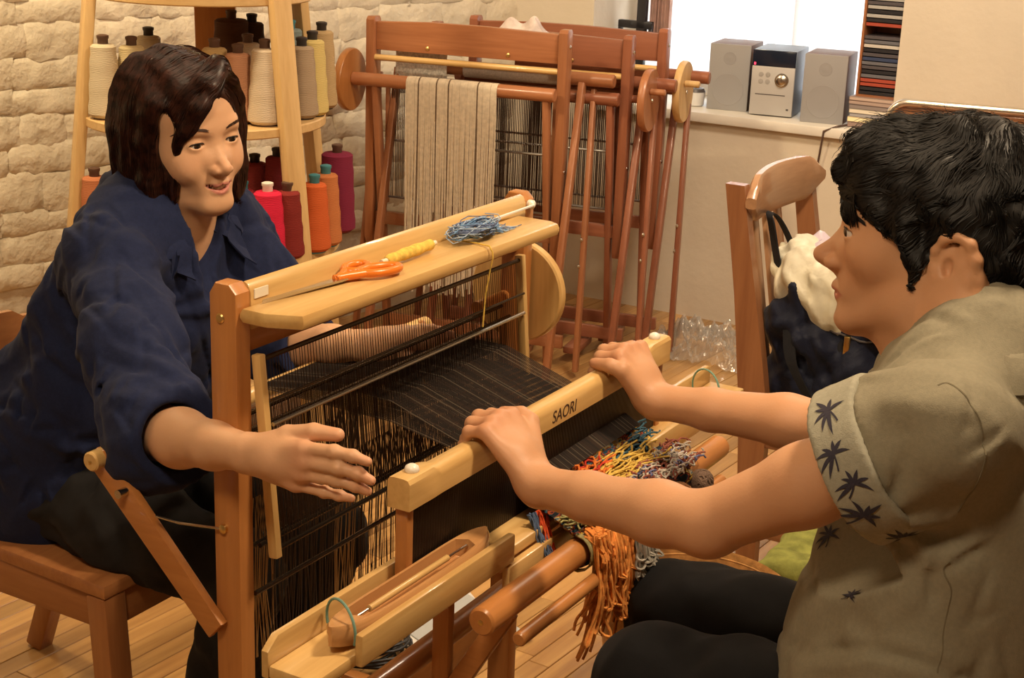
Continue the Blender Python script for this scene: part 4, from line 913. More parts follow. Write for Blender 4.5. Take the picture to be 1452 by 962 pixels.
def snets(f, h, lo=None, hi=None, slack=2.0):
    """surface nets over a narrow band that is refined 8h -> 2h -> h"""
    if lo is None: lo, hi = f.bounds()
    lo = np.asarray(lo, float); n8 = np.ceil((np.asarray(hi) - lo) / (8 * h)).astype(int) + 1
    g = np.stack(np.meshgrid(*[np.arange(n) for n in n8], indexing='ij'), -1).reshape(-1, 3)
    c = lo + (g + 0.5) * 8 * h; v = f(c); g = g[np.abs(v) < 8 * h * 0.87 * slack]
    off4 = np.stack(np.meshgrid(*[np.arange(4)] * 3, indexing='ij'), -1).reshape(-1, 3)
    g = (g[:, None, :] * 4 + off4[None]).reshape(-1, 3); c = lo + (g + 0.5) * 2 * h; v = f(c, 10 * h); g = g[np.abs(v) < 2 * h * 0.87 * slack]
    off2 = np.stack(np.meshgrid(*[np.arange(2)] * 3, indexing='ij'), -1).reshape(-1, 3)
    cells = (g[:, None, :] * 2 + off2[None]).reshape(-1, 3)
    N = n8 * 8 + 2
    def key(q): return (q[..., 0] * N[1] + q[..., 1]) * N[2] + q[..., 2]
    corners = cells[:, None, :] + off2[None]; ck = key(corners); uk, inv = np.unique(ck, return_inverse=True); inv = inv.reshape(ck.shape)
    un = np.stack([uk // (N[1] * N[2]), (uk // N[2]) % N[1], uk % N[2]], -1)
    val = f(lo + un * h, 4 * h); cv = val[inv]                       # (cells, 8)
    ins = cv < 0; act = ins.any(1) & ~ins.all(1); cells = cells[act]; cv = cv[act]
    acc = np.zeros((len(cells), 3)); cnt = np.zeros(len(cells))
    for i in range(8):
        for ax in range(3):
            if off2[i][ax] == 0:
                j = [q for q in range(8) if (off2[q] == off2[i] + np.eye(3, dtype=int)[ax]).all()][0]
                a, b = cv[:, i], cv[:, j]; m = (a < 0) != (b < 0); t = np.where(m, a / np.where(a - b == 0, 1, a - b), 0)
                acc += np.where(m[:, None], off2[i] + t[:, None] * np.eye(3)[ax], 0); cnt += m
    V = lo + (cells + acc / cnt[:, None]) * h
    ckey = key(cells); order = np.argsort(ckey); sk = ckey[order]
    def find(q):
        k_ = key(q); p = np.searchsorted(sk, k_); p = np.clip(p, 0, len(sk) - 1); return np.where(sk[p] == k_, order[p], -1)
    Fs = []
    for ax in range(3):
        j = [q for q in range(8) if (off2[q] == np.eye(3, dtype=int)[ax]).all()][0]
        a, b = cv[:, 0], cv[:, j]; m = np.nonzero((a < 0) != (b < 0))[0]
        e1, e2 = np.eye(3, dtype=int)[(ax + 1) % 3], np.eye(3, dtype=int)[(ax + 2) % 3]
        q = np.stack([m, find(cells[m] - e1), find(cells[m] - e1 - e2), find(cells[m] - e2)], 1); ok = (q >= 0).all(1); q = q[ok]; flip = a[m][ok] < 0
        q[~flip] = q[~flip][:, ::-1]; Fs.append(q)
    return V, np.vstack(Fs)
def relax(f, V, h, n=1):
    for _ in range(n):
        e = h * 0.5; d = f(V, 4 * h)
        G = np.stack([f(V + np.eye(3)[i] * e, 4 * h) - d for i in range(3)], 1) / e; g2 = np.maximum((G * G).sum(1), 0.2)
        V = V - np.clip(d / g2, -h, h)[:, None] * G
    return V
def sdf_mesh(name, f, h, M=None, origin=None, lo=None, hi=None, rel=0, zs=None):
    if zs is not None:                       # stretch z above zs[0] while meshing: finer faces
        z0, k = zs; lo_, hi_ = f.bounds(); hi_ = hi_.copy(); hi_[2] = z0 + (hi_[2] - z0) * k
        def unz(Qp): Pp = Qp.copy(); Pp[:, 2] = np.where(Qp[:, 2] > z0, z0 + (Qp[:, 2] - z0) / k, Qp[:, 2]); return Pp
        V, Q = snets(lambda Pp, margin=None: f(unz(Pp), margin), h, lo_, hi_); V = unz(V)
    else: V, Q = snets(f, h, lo, hi)
    if rel: V = relax(f, V, h, rel)
    me = bpy.data.meshes.new(name); P = V if origin is None else V - np.asarray(origin)
    me.vertices.add(len(P)); me.vertices.foreach_set('co', P.astype(np.float32).ravel()); me.loops.add(Q.size); me.loops.foreach_set('vertex_index', Q.astype(np.int32).ravel())
    me.polygons.add(len(Q)); me.polygons.foreach_set('loop_start', (np.arange(len(Q)) * 4).astype(np.int32)); me.polygons.foreach_set('loop_total', np.full(len(Q), 4, np.int32))
    me.update(calc_edges=True); me.validate(); me.shade_smooth()
    return me, V
def vcol(me, name, C):
    a = me.color_attributes.new(name, 'FLOAT_COLOR', 'POINT'); C4 = np.ones((len(C), 4), np.float32); C4[:, :3] = C; a.data.foreach_set('color', C4.ravel())
def sm(x, a, b): t = np.clip((x - a) / (b - a), 0, 1); return t * t * (3 - 2 * t)
class Wrinkle:
    """sum of warped sine folds"""
    def __init__(s, seed, n=6, lmin=0.03, lmax=0.12, amp=0.004, bias=None, aniso=None):
        r = np.random.RandomState(seed); s.k = []; 
        for i in range(n):
            d = r.normal(size=3)
            if bias is not None: d = d * 0.5 + np.asarray(bias) * r.choice([-1, 1]) * 1.2
            d /= np.linalg.norm(d); lam = lmin * (lmax / lmin) ** r.rand(); s.k.append((d * 2 * np.pi / lam, r.rand() * 6.28, amp * lam / lmax, r.normal(size=3) * 2 * np.pi / (lam * 3), r.rand() * 6.28))
    def __call__(s, P):
        o = np.zeros(len(P))
        for k, ph, a, w, pw in s.k:
            u_ = np.sin(P @ k + ph + 1.5 * np.sin(P @ w + pw)); o += a * (np.abs(u_) ** 0.7 * np.sign(u_))
        return o
class Crease:
    """patches of narrow cloth creases: thin valleys beside soft ridges"""
    def __init__(s, seed, n=5, lmin=0.05, lmax=0.12, amp=0.004, bias=None):
        r = np.random.RandomState(seed); s.k = []
        for i in range(n):
            d = r.normal(size=3)
            if bias is not None: d = d * 0.45 + np.asarray(bias) * r.choice([-1, 1])
            d /= np.linalg.norm(d); lam = r.uniform(lmin, lmax); s.k.append((d * np.pi / lam, r.rand() * 6.28, amp, r.normal(size=3) * 2 * np.pi / .16, r.rand() * 6.28, r.normal(size=3) * 2 * np.pi / .22, r.rand() * 6.28))
    def __call__(s, P):
        o = np.zeros(len(P))
        for k, ph, a, w, pw, m, pm in s.k:
            t = np.sin(P @ k + ph + .9 * np.sin(P @ w + pw)); msk = np.clip(np.sin(P @ m + pm) * 1.3, 0, 1)
            o += a * msk * (np.exp(-(t / .34) ** 2) - .8 * np.exp(-((t - .6) / .36) ** 2))
        return o
def frame(fwd, up=(0, 0, 1)):
    """columns: right-left axis x (person's left = +x when facing +y), forward y, up z"""
    y = np.asarray(fwd, float); y /= np.linalg.norm(y); z = np.asarray(up, float); z = z - y * (z @ y); z /= np.linalg.norm(z); x = np.cross(y, z); return np.stack([x, y, z], 1)
# ------------------------------------------------------------------ people (modelled in loom axes: x = u, y = -v, z up)
def skin_mat(name, rough=0.48):
    m, N, L, b = new_mat(name); setp(b, Roughness=rough); b.inputs['Specular IOR Level'].default_value = 0.35
    at = N.new('ShaderNodeAttribute'); at.attribute_name = 'Col'; L.new(at.outputs['Color'], b.inputs['Base Color'])
    b.inputs['Subsurface Weight'].default_value = 0.12; b.inputs['Subsurface Radius'].default_value = (0.012, 0.005, 0.003); b.inputs['Subsurface Scale'].default_value = 0.6
    tc = N.new('ShaderNodeTexCoord'); n = N.new('ShaderNodeTexNoise'); n.inputs['Scale'].default_value = 260; n.inputs['Detail'].default_value = 3; L.new(tc.outputs['Object'], n.inputs['Vector'])
    bp = N.new('ShaderNodeBump'); bp.inputs['Strength'].default_value = 0.10; bp.inputs['Distance'].default_value = 0.002; L.new(n.outputs['Fac'], bp.inputs['Height']); L.new(bp.outputs[0], b.inputs['Normal'])
    return m
def U(u_, v_, z_): return np.array([u_, -v_, z_], float)
class Head:
    def __init__(s, c, fwd, up, sc=1.0, male=True):
        s.c = np.asarray(c, float); s.R = frame(fwd, up); s.sc = sc; s.male = male; s.mz = -.0735 if male else -.0685; s.ey = -.022 if male else 0.0; s.ez = -.012 if male else 0.0; s.es = 1.14 if male else 1.0
    def W(s, *p): return s.c + s.R @ (np.asarray(p, float) * s.sc)
    def Linv(s, P): return ((P - s.c) @ s.R) / s.sc
    def skull(s, f):
        k = s.sc; W = s.W; R = s.R; m = s.male
        def E(c, r, kk=0.012, op='u'): f.ell(W(*c), np.array(r) * k, R, kk * k, op)
        def Cn(a, b, ra, rb, kk=0.012, op='u'): f.cone(W(*a), W(*b), ra * k, rb * k, kk * k, op)
        E((0, -.014, .032), (.074, .093, .082)); E((0, .028, .036), (.063, .055, .060), .03)
        E((0, .026, -.030), (.057 if m else .060, .057, .068), .03)
        for q in (-1, 1):
            E((q * .042, .042, -.022), (.021, .026, .019), .028)                      # cheek bone
            if not m: E((q * .036, .058, -.040), (.022, .020, .020), .018)            # soft smiling cheek
            Cn((q * .052, -.012, -.040), (q * (.049 if m else .045), .004, -.072), .020, .018, .03)
            Cn((q * (.049 if m else .045), .004, -.072), (q * .016, .070, -.100 if m else -.096), .018, .014, .022)
        E((0, .0705 if m else .072, -.100 if m else -.0955), (.020, .015, .015 if m else .0135), .016)                                  # chin
        Cn((0, .015, -.090 if m else -.086), (0, .060, -.102 if m else -.097), .030, .016, .02)                        # floor of the jaw
        E((0, .066, -.064), (.030, .021, .026), .018)                                  # muzzle
        Cn((-.034, .071, .020), (.034, .071, .020), .013, .013, .014)                  # brow ridge
        for q in (-1, 1): E((q * .0315, .0925, .001), (.020, .013, .0105), .012, 's')   # sockets
        for q in (-1, 1): f.ell(W(q * .0315, .0685, -.001), np.array([.0155, .0145, .0135]) * k, R, .005 * k)
        for q in (-1, 1): f.ell(W(q * (.0318 if not m else .0345), .0850 if not m else .0800, -.0012), np.array([.0132 if not m else .0165, .010 if not m else .0165, .0040 if not m else .0050]) * k, R, .0018 * k, 's')
        # nose
        nb = .0735 if m else .0745; tip = (0, .1075, -.035) if m else (0, .1035, -.036); rtp = .0100 if m else .0086; wx = .0125 if m else .0108; wr = .0085 if m else .0070
        Cn((0, nb, .004), (0, .0865 if m else .084, -.016), .0075 if m else .007, .0080, .012); Cn((0, .0865 if m else .084, -.016), tip, .0080, rtp, .008)
        for q in (-1, 1):
            E((q * .0140, .081, -.028), (.0085, .009, .012), .012); E((q * wx, .093, -.0405), (wr, .0105, wr * .96), .006); E((q * .0064, .0985, -.0505), (.0032, .0052, .0030), .003, 's')
        Cn((0, .101, -.044), (0, .089, -.052), .005, .005, .008)
        # lips (mouth line at s.mz)
        zc = .0065 if not m else 0.0; mz = s.mz
        for q in (-1, 1):
            Cn((0, .0890, mz + .0058), (q * .008, .0882, mz + .0063), .0043, .0043, .005); Cn((q * .008, .0882, mz + .0063), (q * .0245, .0735, mz + .0013 + zc), .0043, .0022, .005)
            Cn((0, .0845, mz - .0062), (q * .009, .0830, mz - .0055), .0058, .0052, .005); Cn((q * .009, .0830, mz - .0055), (q * .0235, .0730, mz + zc), .0052, .0022, .004)
        op = .0022 if m else .0052
        for q in (-1, 1): Cn((0, .0960 if m else .0895, mz - .0003), (q * (.013 if m else .0195), .0855 if m else .0795, mz - .0005 + zc * .7), op, op * .55, .002, 's')
        if m: Cn((-.012, .1005, mz - .017), (.012, .1005, mz - .017), .010, .010, .010, 's')
    def ear(s, f, q):
        k = s.sc; R = s.R; e = s.es
        def W(x, y, z): return s.W(q * (.0735 + (x - .0735) * e), -.012 + s.ey + (y + .012) * e, -.010 + s.ez + (z + .010) * e)
        k = k * e
        f.ell(W(.0775, -.016, -.012), np.array([.006, .017, .027]) * k, R @ frame((-.28 * q, 1, .0), (0, -.12, 1)), .008 * k)
        rim = [(.0715, .003, -.010), (.0760, .001, .006), (.0815, -.006, .0175), (.0855, -.018, .0215), (.0880, -.030, .0165), (.0875, -.0345, .003), (.0845, -.0325, -.012), (.0800, -.0255, -.026), (.0750, -.0160, -.0375), (.0720, -.0080, -.0385), (.0705, -.0035, -.030)]
        f.chain([W(*p) for p in rim], [r * k for r in (.003, .0034, .0038, .0040, .0042, .0042, .0042, .0050, .0066, .0062, .005)], .004 * k)
        f.chain([W(*p) for p in ((.0835, -.0235, .010), (.0830, -.0250, -.004), (.0800, -.0200, -.018))], [.0033 * k] * 3, .004 * k)
        f.ell(W(.0835, -.0120, -.010), np.array([.0085, .0080, .0125]) * k, R, .004 * k, 's')
        f.cone(W(.0745, -.0005, -.012), W(.0755, -.003, -.017), .0042 * k, .004 * k, .004 * k)
    def colour(s, V, base, lip):
        C = np.tile(np.asarray(base, float), (len(V), 1)); P = s.Linv(V); near = np.abs(P).max(1) < .14
        x, y, z = P[:, 0], P[:, 1], P[:, 2]
        zc = .0065 if not s.male else 0.0; cz = s.mz + zc * np.clip(np.abs(x) / .024, 0, 1) ** 2
        hw = .0255; up_ = .0092 * (1 - (np.abs(x) / hw) ** 1.6); lo_ = .0115 * (1 - (np.abs(x) / hw) ** 2)
        a = np.where(z > cz, up_ - (z - cz), lo_ - (cz - z)); m = sm(a, -.0008, .0012) * (y > .066) * (np.abs(x) < hw) * near
        C = C * (1 - m[:, None]) + np.asarray(lip) * m[:, None]
        blush = np.exp(-(((np.abs(x) - .042) / .020) ** 2 + ((z + .030) / .018) ** 2)) * (y > .02) * near * .35
        nose = np.exp(-((x / .014) ** 2 + ((z + .036) / .014) ** 2)) * (y > .085) * near * .35
        C = C * (1 - np.outer(blush + nose, (0.02, .16, .18)))
        if s.male:   # faint beard shadow
            bs = sm(-z, .048, .078) * (y > -.005) * near * (1 - m) * .30; C = C * (1 - np.outer(bs, (.30, .24, .18)))
        return C
def tint_hands(C, V, tips, base, r=0.016):
    for p in tips:
        d = np.sqrt(((V - p) ** 2).sum(1)); w_ = np.exp(-(d / r) ** 2) * .45; C *= 1 - np.outer(w_, (0.0, .20, .18))
    return C
def hand(f, wrist, mcps, fingers, thumb, rpalm=.0125, rf=(.0095, .0085, .0075, .0065), kp=.014):
    """wrist, four knuckles, finger joint lists (after the knuckle) and the thumb chain"""
    wrist = np.asarray(wrist, float); mc = [np.asarray(m, float) for m in mcps]
    for i, m in enumerate(mc):
        f.cone(wrist + (m - wrist) * .12 + (m - np.mean(mc, 0)) * .30, m, rpalm * 1.15, rpalm * (.92 if i < 3 else .85), kp)
    f.ell(wrist * .45 + np.mean(mc, 0) * .55, (.020, .020, .016), None, .02)
    for i, fg in enumerate(fingers):
        pts = [mc[i]] + [np.asarray(p, float) for p in fg]; sc = (1.0, 1.04, 1.0, .86)[i]
        for j in range(len(pts) - 1):
            ra = rf[j] * sc; rb = rf[j + 1] * sc; f.cone(pts[j], pts[j + 1], ra, rb, .0035 if j else .006)
            if j: f.ell(pts[j], np.full(3, ra * 1.06), None, .004)
    th = [np.asarray(p, float) for p in thumb]; rt_ = (.0155, .0125, .0105, .0082)
    for j in range(len(th) - 1): f.cone(th[j], th[j + 1], rt_[j], rt_[j + 1], .012 if j == 0 else .004)
def surf(f, P, off=0.0, n=6, h=.002):
    P = np.array(P, float)
    for _ in range(n):
        d0 = f(P, .08); d = d0 - off; G = np.stack([f(P + np.eye(3)[i] * h, .08) - d0 for i in range(3)], 1) / h; g = np.maximum((G * G).sum(1), .2)
        P = P - np.clip(d / g, -.03, .03)[:, None] * G
    return P
def grad(f, P, h=.002):
    d0 = f(P, .05); G = np.stack([f(P + np.eye(3)[i] * h, .05) - d0 for i in range(3)], 1); return G / (np.linalg.norm(G, axis=1, keepdims=True) + 1e-9)
def strands_mesh(name, paths, r0, taper=True):
    """paths (n, k, 3) -> thin three-sided tapered tubes in one mesh"""
    n, k, _ = paths.shape; T = np.gradient(paths, axis=1); T /= np.linalg.norm(T, axis=2, keepdims=True) + 1e-9
    A = np.cross(T, np.array([.31, .52, .79])); A /= np.linalg.norm(A, axis=2, keepdims=True) + 1e-9; B = np.cross(T, A)
    rr = (np.asarray(r0).reshape(-1, 1) if np.ndim(r0) else np.full((n, 1), r0)) * (np.linspace(1, .15, k)[None] ** .6 if taper else np.ones((1, k)))
    V = np.stack([paths + rr[..., None] * (A * math.cos(q) + B * math.sin(q)) for q in (0, 2.094, 4.189)], 2).reshape(-1, 3)
    base = (np.arange(n)[:, None] * k + np.arange(k - 1)[None]).reshape(-1) * 3; Q = np.concatenate([np.stack([base + i, base + (i + 1) % 3, base + 3 + (i + 1) % 3, base + 3 + i], 1) for i in range(3)])
    me = bpy.data.meshes.new(name); me.vertices.add(len(V)); me.vertices.foreach_set('co', V.astype(np.float32).ravel()); me.loops.add(Q.size); me.loops.foreach_set('vertex_index', Q.astype(np.int32).ravel())
    me.polygons.add(len(Q)); me.polygons.foreach_set('loop_start', (np.arange(len(Q)) * 4).astype(np.int32)); me.polygons.foreach_set('loop_total', np.full(len(Q), 4, np.int32)); me.update(calc_edges=True); me.shade_smooth(); return me
def flow(f, seeds, dirfn, steps, step, off, rnd):
    P = seeds.copy(); out = [P.copy()]
    for i in range(steps):
        n_ = grad(f, P); d = dirfn(P, i / steps); d = d - n_ * (d * n_).sum(1, keepdims=True); d /= np.linalg.norm(d, axis=1, keepdims=True) + 1e-9
        P = P + d * step[:, None]; v = f(P, .05) - off; P = P - np.clip(v, -.004, .004)[:, None] * n_; out.append(P.copy())
    return np.stack(out, 1)
def hair_mat(name, col, col2, rough=0.32):
    m, N, L, b = new_mat(name); setp(b, Roughness=rough); b.inputs['Specular IOR Level'].default_value = 0.32
    g = N.new('ShaderNodeTexCoord'); n = N.new('ShaderNodeTexNoise'); n.inputs['Scale'].default_value = 90; n.inputs['Detail'].default_value = 4; L.new(g.outputs['Object'], n.inputs['Vector'])
    r = N.new('ShaderNodeValToRGB'); r.color_ramp.elements[0].position = .35; r.color_ramp.elements[1].position = .7; r.color_ramp.elements[0].color = (*col, 1); r.color_ramp.elements[1].color = (*col2, 1)
    L.new(n.outputs['Fac'], r.inputs[0]); L.new(r.outputs[0], b.inputs['Base Color']); return m
def eye_obj(H, q, parent, org, look):
    """eyeball: white, iris and pupil are three zones of one ball"""
    c = H.W(q * .0315, .0692, -.001); r = .0126 * H.sc; bm = bmesh.new(); bmesh.ops.create_uvsphere(bm, u_segments=24, v_segments=24, radius=r)
    for fc in bm.faces:
        a = math.degrees(math.acos(max(-1, min(1, fc.calc_center_median().normalized().z)))); fc.material_index = 2 if a < 13 else (1 if a < 28 else 0)
    me = bpy.data.meshes.new('eye'); bm.to_mesh(me); bm.free()
    o = link('eye', me, [EYEW, EYEI, EYEP], parent); o.matrix_local = AX(Vector(c - org), Vector(look)); return o
EYEW = plain('eye_white', (0.62, 0.58, 0.54), 0.2); EYEI = plain('eye_iris', (0.045, 0.022, 0.012), 0.15); EYEP = plain('eye_pupil', (0.006, 0.005, 0.005), 0.1)
def brow_obj(H, f, q, parent, org, mat, n=90, thick=.004, zoff=.019, lift=.004):
    rnd = np.random.RandomState(3 if q > 0 else 4); t = rnd.rand(n); x = q * (.014 + .040 * t); z = zoff + lift * np.sin(t * 2.4) - .006 * t ** 3 + rnd.uniform(-1, 1, n) * thick * (1 - .6 * t)
    P = np.stack([H.W(x[i], .085 - .028 * t[i] ** 2, z[i]) for i in range(n)]); P = surf(f, P, .0004)
    d = np.stack([H.R @ np.array([q * 1.0, -.3, .35 - .7 * t[i]]) for i in range(n)]); st = np.full(n, .0016)
    pa = flow(f, P, lambda p, i: d, 5, st, .0008, rnd); link('eyebrow', strands_mesh('eyebrow', pa - org, .00042), mat, parent)
def lash_obj(H, f, q, parent, org, mat, zt=.0034):
    pts = []
    for i in range(11):
        a = -1 + 2 * i / 10; x = q * .0318 + a * .0128; z = -.0012 + zt * math.sqrt(max(0, 1 - a * a)) + .0006; pts.append(H.W(x, .0835 - .004 * a * a - .002 * (a * q > 0) * a * a, z))
    pts = surf(f, np.array(pts), .0002, 3); q_ = MB().tube([Vector(p - org) for p in pts], [.0004] + [.0010] * 9 + [.0005], 6); q_.build('eyelash', mat, parent)
LASH = plain('lash_black', (0.012, 0.009, 0.008), 0.6)

# ================================================================== the man (faces +y, his left arm is the near one)
MO = np.array([0.30, -0.86, 0.0])
man = thing('person', 'black-haired person in khaki short-sleeved shirt gripping the loom beater', 'person', LM @ Vector(MO), LROT)
SKM = skin_mat('skin_man'); MH = Head(U(0.325, 0.751, 1.114), (-.17, 1, -.02), (.03, 0, 1), 1.06, True)
mb = SDF(); MH.skull(mb)
nk = MH.W(0, -.012, -.065); mb.cone(nk, U(.305, .825, .965), .056, .060, .025)
mb.cone(MH.W(0, .030, -.085), U(.305, .785, .955), .030, .045, .025)
for q in (-1, 1): MH.ear(mb, q)
JL, JR = U(.125, .842, .950), U(.475, .842, .950); EL, ER = U(.108, .600, .792), U(.552, .600, .772); WL, WR = U(.180, .345, .752), U(.560, .326, .752)
mb.chain([U(.30, .835, .95), U(.30, .845, .82), U(.30, .865, .66), U(.30, .875, .54)], [.125, .130, .125, .125], .05, ((0, 1, 0), .62))
for J, E_, W_, sg in ((JL, EL, WL, 1), (JR, ER, WR, -1)):
    mb.cone(U(.30, .84, .955) * .45 + J * .55, J, .055, .052, .04); mb.chain([J, J * .45 + E_ * .55, E_], [.050, .043, .0355], .02)
    d = (W_ - E_); mb.chain([E_, E_ + d * .26, E_ + d * .68, W_], [.0355, .0370, .0295, .0250], .015, None)
    mb.ell(E_ + np.array([0, -.012, -.008]), (.020, .020, .018), None, .02)
    mb.cone(W_, W_ + d / np.linalg.norm(d) * .012 + np.array([0, 0, .004]), .0275, .026, .012)
by, bz = BEAT_Y, BEAT_Z + 0.0165      # top of the grip
mtips = []
def grip(f, W_, x0, dx, thumb_sign, wr):
    mc = [np.array([x0 + dx * i, by - .016 - .004 * abs(i - 1.3), bz + .0235 - .003 * abs(i - 1.2)]) for i in range(4)]      # index .. little
    fg = []
    for i, m in enumerate(mc):
        L_ = (1.0, 1.06, 1.0, .85)[i]
        fg.append([m + np.array([-dx * .05, .031 * L_, -.006]), m + np.array([-dx * .1, .040 * L_, -.030 * L_]), m + np.array([-dx * .15, .030 * L_, -.047 * L_])])
    hx = np.sign(-dx); th0 = wr * .70 + mc[0] * .30 + np.array([hx * .012, 0, -.008])
    thumb = [th0, np.array([mc[0][0] + hx * .022, by - .036, bz + .008]), np.array([mc[0][0] + hx * .028, by - .020, bz + .0135]), np.array([mc[0][0] + hx * .026, by + .006, bz + .0115])]
    hand(f, wr, mc, fg, thumb); mtips.extend([q[2] for q in fg] + [thumb[3]] + mc)
grip(mb, WL, .234, -.0218, 1, WL); grip(mb, WR, .545, .0225, 1, WR)
# legs under the trousers
for x_, kx in ((.205, .205), (.395, .40)):
    mb.chain([U(x_ + .01, .86, .52), U(kx, .505 if kx < .3 else .455, .505), U(kx, .485 if kx < .3 else .435, .28), U(kx, .47 if kx < .3 else .42, .09)], [.07, .052, .045, .035], .03); mb.cone(U(kx, .49 if kx < .3 else .44, .05), U(kx, .32 if kx < .3 else .27, .035), .035, .03, .02)
me_, V_ = sdf_mesh('body', mb, .0034, origin=MO, rel=1, zs=(.97, 1.9))
MSK = np.array([.56, .300, .165]); C_ = MH.colour(V_, MSK, (.46, .17, .12)); C_ = tint_hands(C_, V_, mtips, MSK); vcol(me_, 'Col', C_)
mbody = link('body', me_, SKM, man, smooth=False)
for q in (-1, 1): eye_obj(MH, q, man, MO, MH.R @ np.array([-.42, 1, -.10])); brow_obj(MH, mb, q, man, MO, LASH, 300, .0048, .0185); lash_obj(MH, mb, q, man, MO, LASH, .0040)
# nails
# hair: base shape + strands
HM = hair_mat('hair_black', (0.0030, 0.0028, 0.0030), (0.0085, 0.0072, 0.0066), .55); hs = SDF(); k_ = MH.sc
def HE(c, r, kk=.014, op='u'): hs.ell(MH.W(*c), np.array(r) * k_, MH.R, kk * k_, op)
HE((0, -.030, .044), (.088, .112, .084)); HE((0, -.070, .0), (.082, .070, .090), .03); HE((0, .050, .066), (.068, .044, .042), .03)
for q in (-1, 1): hs.cone(MH.W(q * .069, .012, .020), MH.W(q * .072, -.004, -.036), .014 * k_, .006 * k_, .012)
HE((0, -.086, -.080), (.060, .036, .055), .03)
def face_cut(P):
    L_ = MH.Linv(P); x, y, z = L_[:, 0], L_[:, 1], L_[:, 2]; ax_ = np.abs(x)
    yb = np.interp(z, [-.2, -.062, -.056, -.052, -.034, -.004, .008, .016, .022, .030], [-.055, -.050, -.040, .008, .014, .022, .032, .056, .074, .30])
    wob_ = .003 * np.sin(z * 330 + x * 90) + .002 * np.sin(x * 420)
    return -(y - yb + wob_) * .8 * MH.sc
hs.add(face_cut, MH.c, .2, .004, 's')
for q in (-1, 1): hs.ell(MH.W(q * .092, -.036, -.022), np.array((.030, .020, .036)) * k_, MH.R, .006, 's')      # ear window
hs.plane(MH.W(0, 0, -.128), MH.R @ np.array([0, 0, -1.0]), .01)
hs.disp(Wrinkle(8, 5, .03, .06, .0025), MH.c, .3)
me_, Vh = sdf_mesh('hair', hs, .0045, origin=MO); hair = link('hair', me_, HM, man, smooth=False)
rnd = np.random.RandomState(12); n = 6500; sd = Vh[rnd.choice(len(Vh), n)]; Pl = MH.Linv(sd); ok = (Pl[:, 2] > -.118) & (mb(sd, .05) > .001); sd = sd[ok]; n = len(sd)
crown = np.array([.0, -.070, .122]); jit = rnd.normal(size=(n, 3)) * .10; cl_ = Wrinkle(77, 5, .02, .05, .55); cl2 = Wrinkle(78, 5, .02, .05, .55)
def mdir(P, t):
    L_ = MH.Linv(P); d = L_ - crown; d[:, 2] = -np.abs(d[:, 2]) * .7 - .02; front = sm(L_[:, 1], -.02, .06) * sm(L_[:, 2], .0, .05); d[:, 1] += front * .07; d /= np.linalg.norm(d, axis=1, keepdims=True)
    d[:, 0] += cl_(L_) * .5; d[:, 1] += cl2(L_) * .5; return (d + jit) @ MH.R.T
pa = flow(hs, sd, mdir, 9, (.0040 + .0035 * rnd.rand(n)) * k_, .0012, rnd)
topm = sm(MH.Linv(sd)[:, 2], .075, .122); nrm_ = grad(hs, sd); lift = (np.linspace(0, 1, 10)[None, :, None] ** 1.7) * (nrm_ * (topm * (.002 + .013 * rnd.rand(n) ** 3))[:, None])[:, None, :]
lp = MH.Linv((pa).reshape(-1, 3)); bad = ((np.abs(lp[:, 0]) > .072) & (lp[:, 1] > -.062) & (lp[:, 1] < -.016) & (lp[:, 2] > -.070) & (lp[:, 2] < .006)).reshape(pa.shape[:2]).any(1); pa = pa[~bad]; lift = lift[~bad]
link('hair_strands', strands_mesh('hair_strands', pa + lift - MO, .00065), HM, hair)
# fringe locks over the forehead
fr_ = []
for i in range(900):
    x = rnd.uniform(-.064, .064); cl = math.sin(x * 210) * .5 + math.sin(x * 95 + 1) * .5; ln = (.062 + .010 * cl + rnd.uniform(-.004, .004)) * (1 - .1 * abs(x) / .06); sw_ = .18 * math.sin(x * 130 + 2) + rnd.uniform(-.04, .04)
    a0 = np.array([x * .92, .082 - 9.0 * abs(x) ** 2.2, .092 - 6 * abs(x) ** 2]); pts = []
    for j in range(9):
        t = j / 8; pts.append(MH.W(a0[0] + sw_ * ln * t, a0[1] + .013 * math.sin(min(1, t * 1.4) * 1.57) - .012 * t * t + .0015 * rnd.rand(), a0[2] - ln * t))
    fr_.append(pts)
fr_ = np.array(fr_); fd = mb(fr_.reshape(-1, 3), .06).reshape(fr_.shape[:2]); Gf = grad(mb, fr_.reshape(-1, 3)).reshape(fr_.shape); fr_ = fr_ + Gf * np.maximum(0, .003 - fd)[..., None]
link('fringe', strands_mesh('fringe', fr_ - MO, .0007), HM, hair)
# trousers
tm = SDF()
tm.chain([U(.30, .880, .66), U(.30, .885, .52)], [.165, .170], .05, ((0, 1, 0), .72))
for x_, kx in ((.205, .205), (.395, .40)):
    dv, dz = (.0, -.052) if kx < .3 else (-.05, -.050); tm.chain([U(x_ + .01, .88, .525), U(kx, .73, .552 + dz), U(kx, .61 + dv * .5, .562 + dz), U(kx, .505 + dv, .560 + dz), U(kx, .485 + dv, .28), U(kx, .470 + dv, .10)], [.096, .090, .084, .073, .067, .061], .03)
tm.disp(Wrinkle(31, 6, .06, .16, .0025), MO, 2)
me_, _v = sdf_mesh('trousers', tm, .007, origin=MO); link('trousers', me_, fabric('black_denim', (0.0055, 0.0055, 0.0065), var=.25, bump=.2), man, smooth=False)
shm = plain('shoe_leather', (0.03, 0.025, 0.022), .5)
for kx in (.205, .40):
    sf = SDF(); dv = 0 if kx < .3 else -.05; sf.chain([U(kx, .495 + dv, .055), U(kx, .42 + dv, .048), U(kx, .30 + dv, .040)], [.045, .042, .038], .02); sf.plane((0, 0, .001), (0, 0, -1), .003); me_, _v = sdf_mesh('shoe', sf, .006, origin=MO); link('shoe', me_, shm, man, smooth=False)
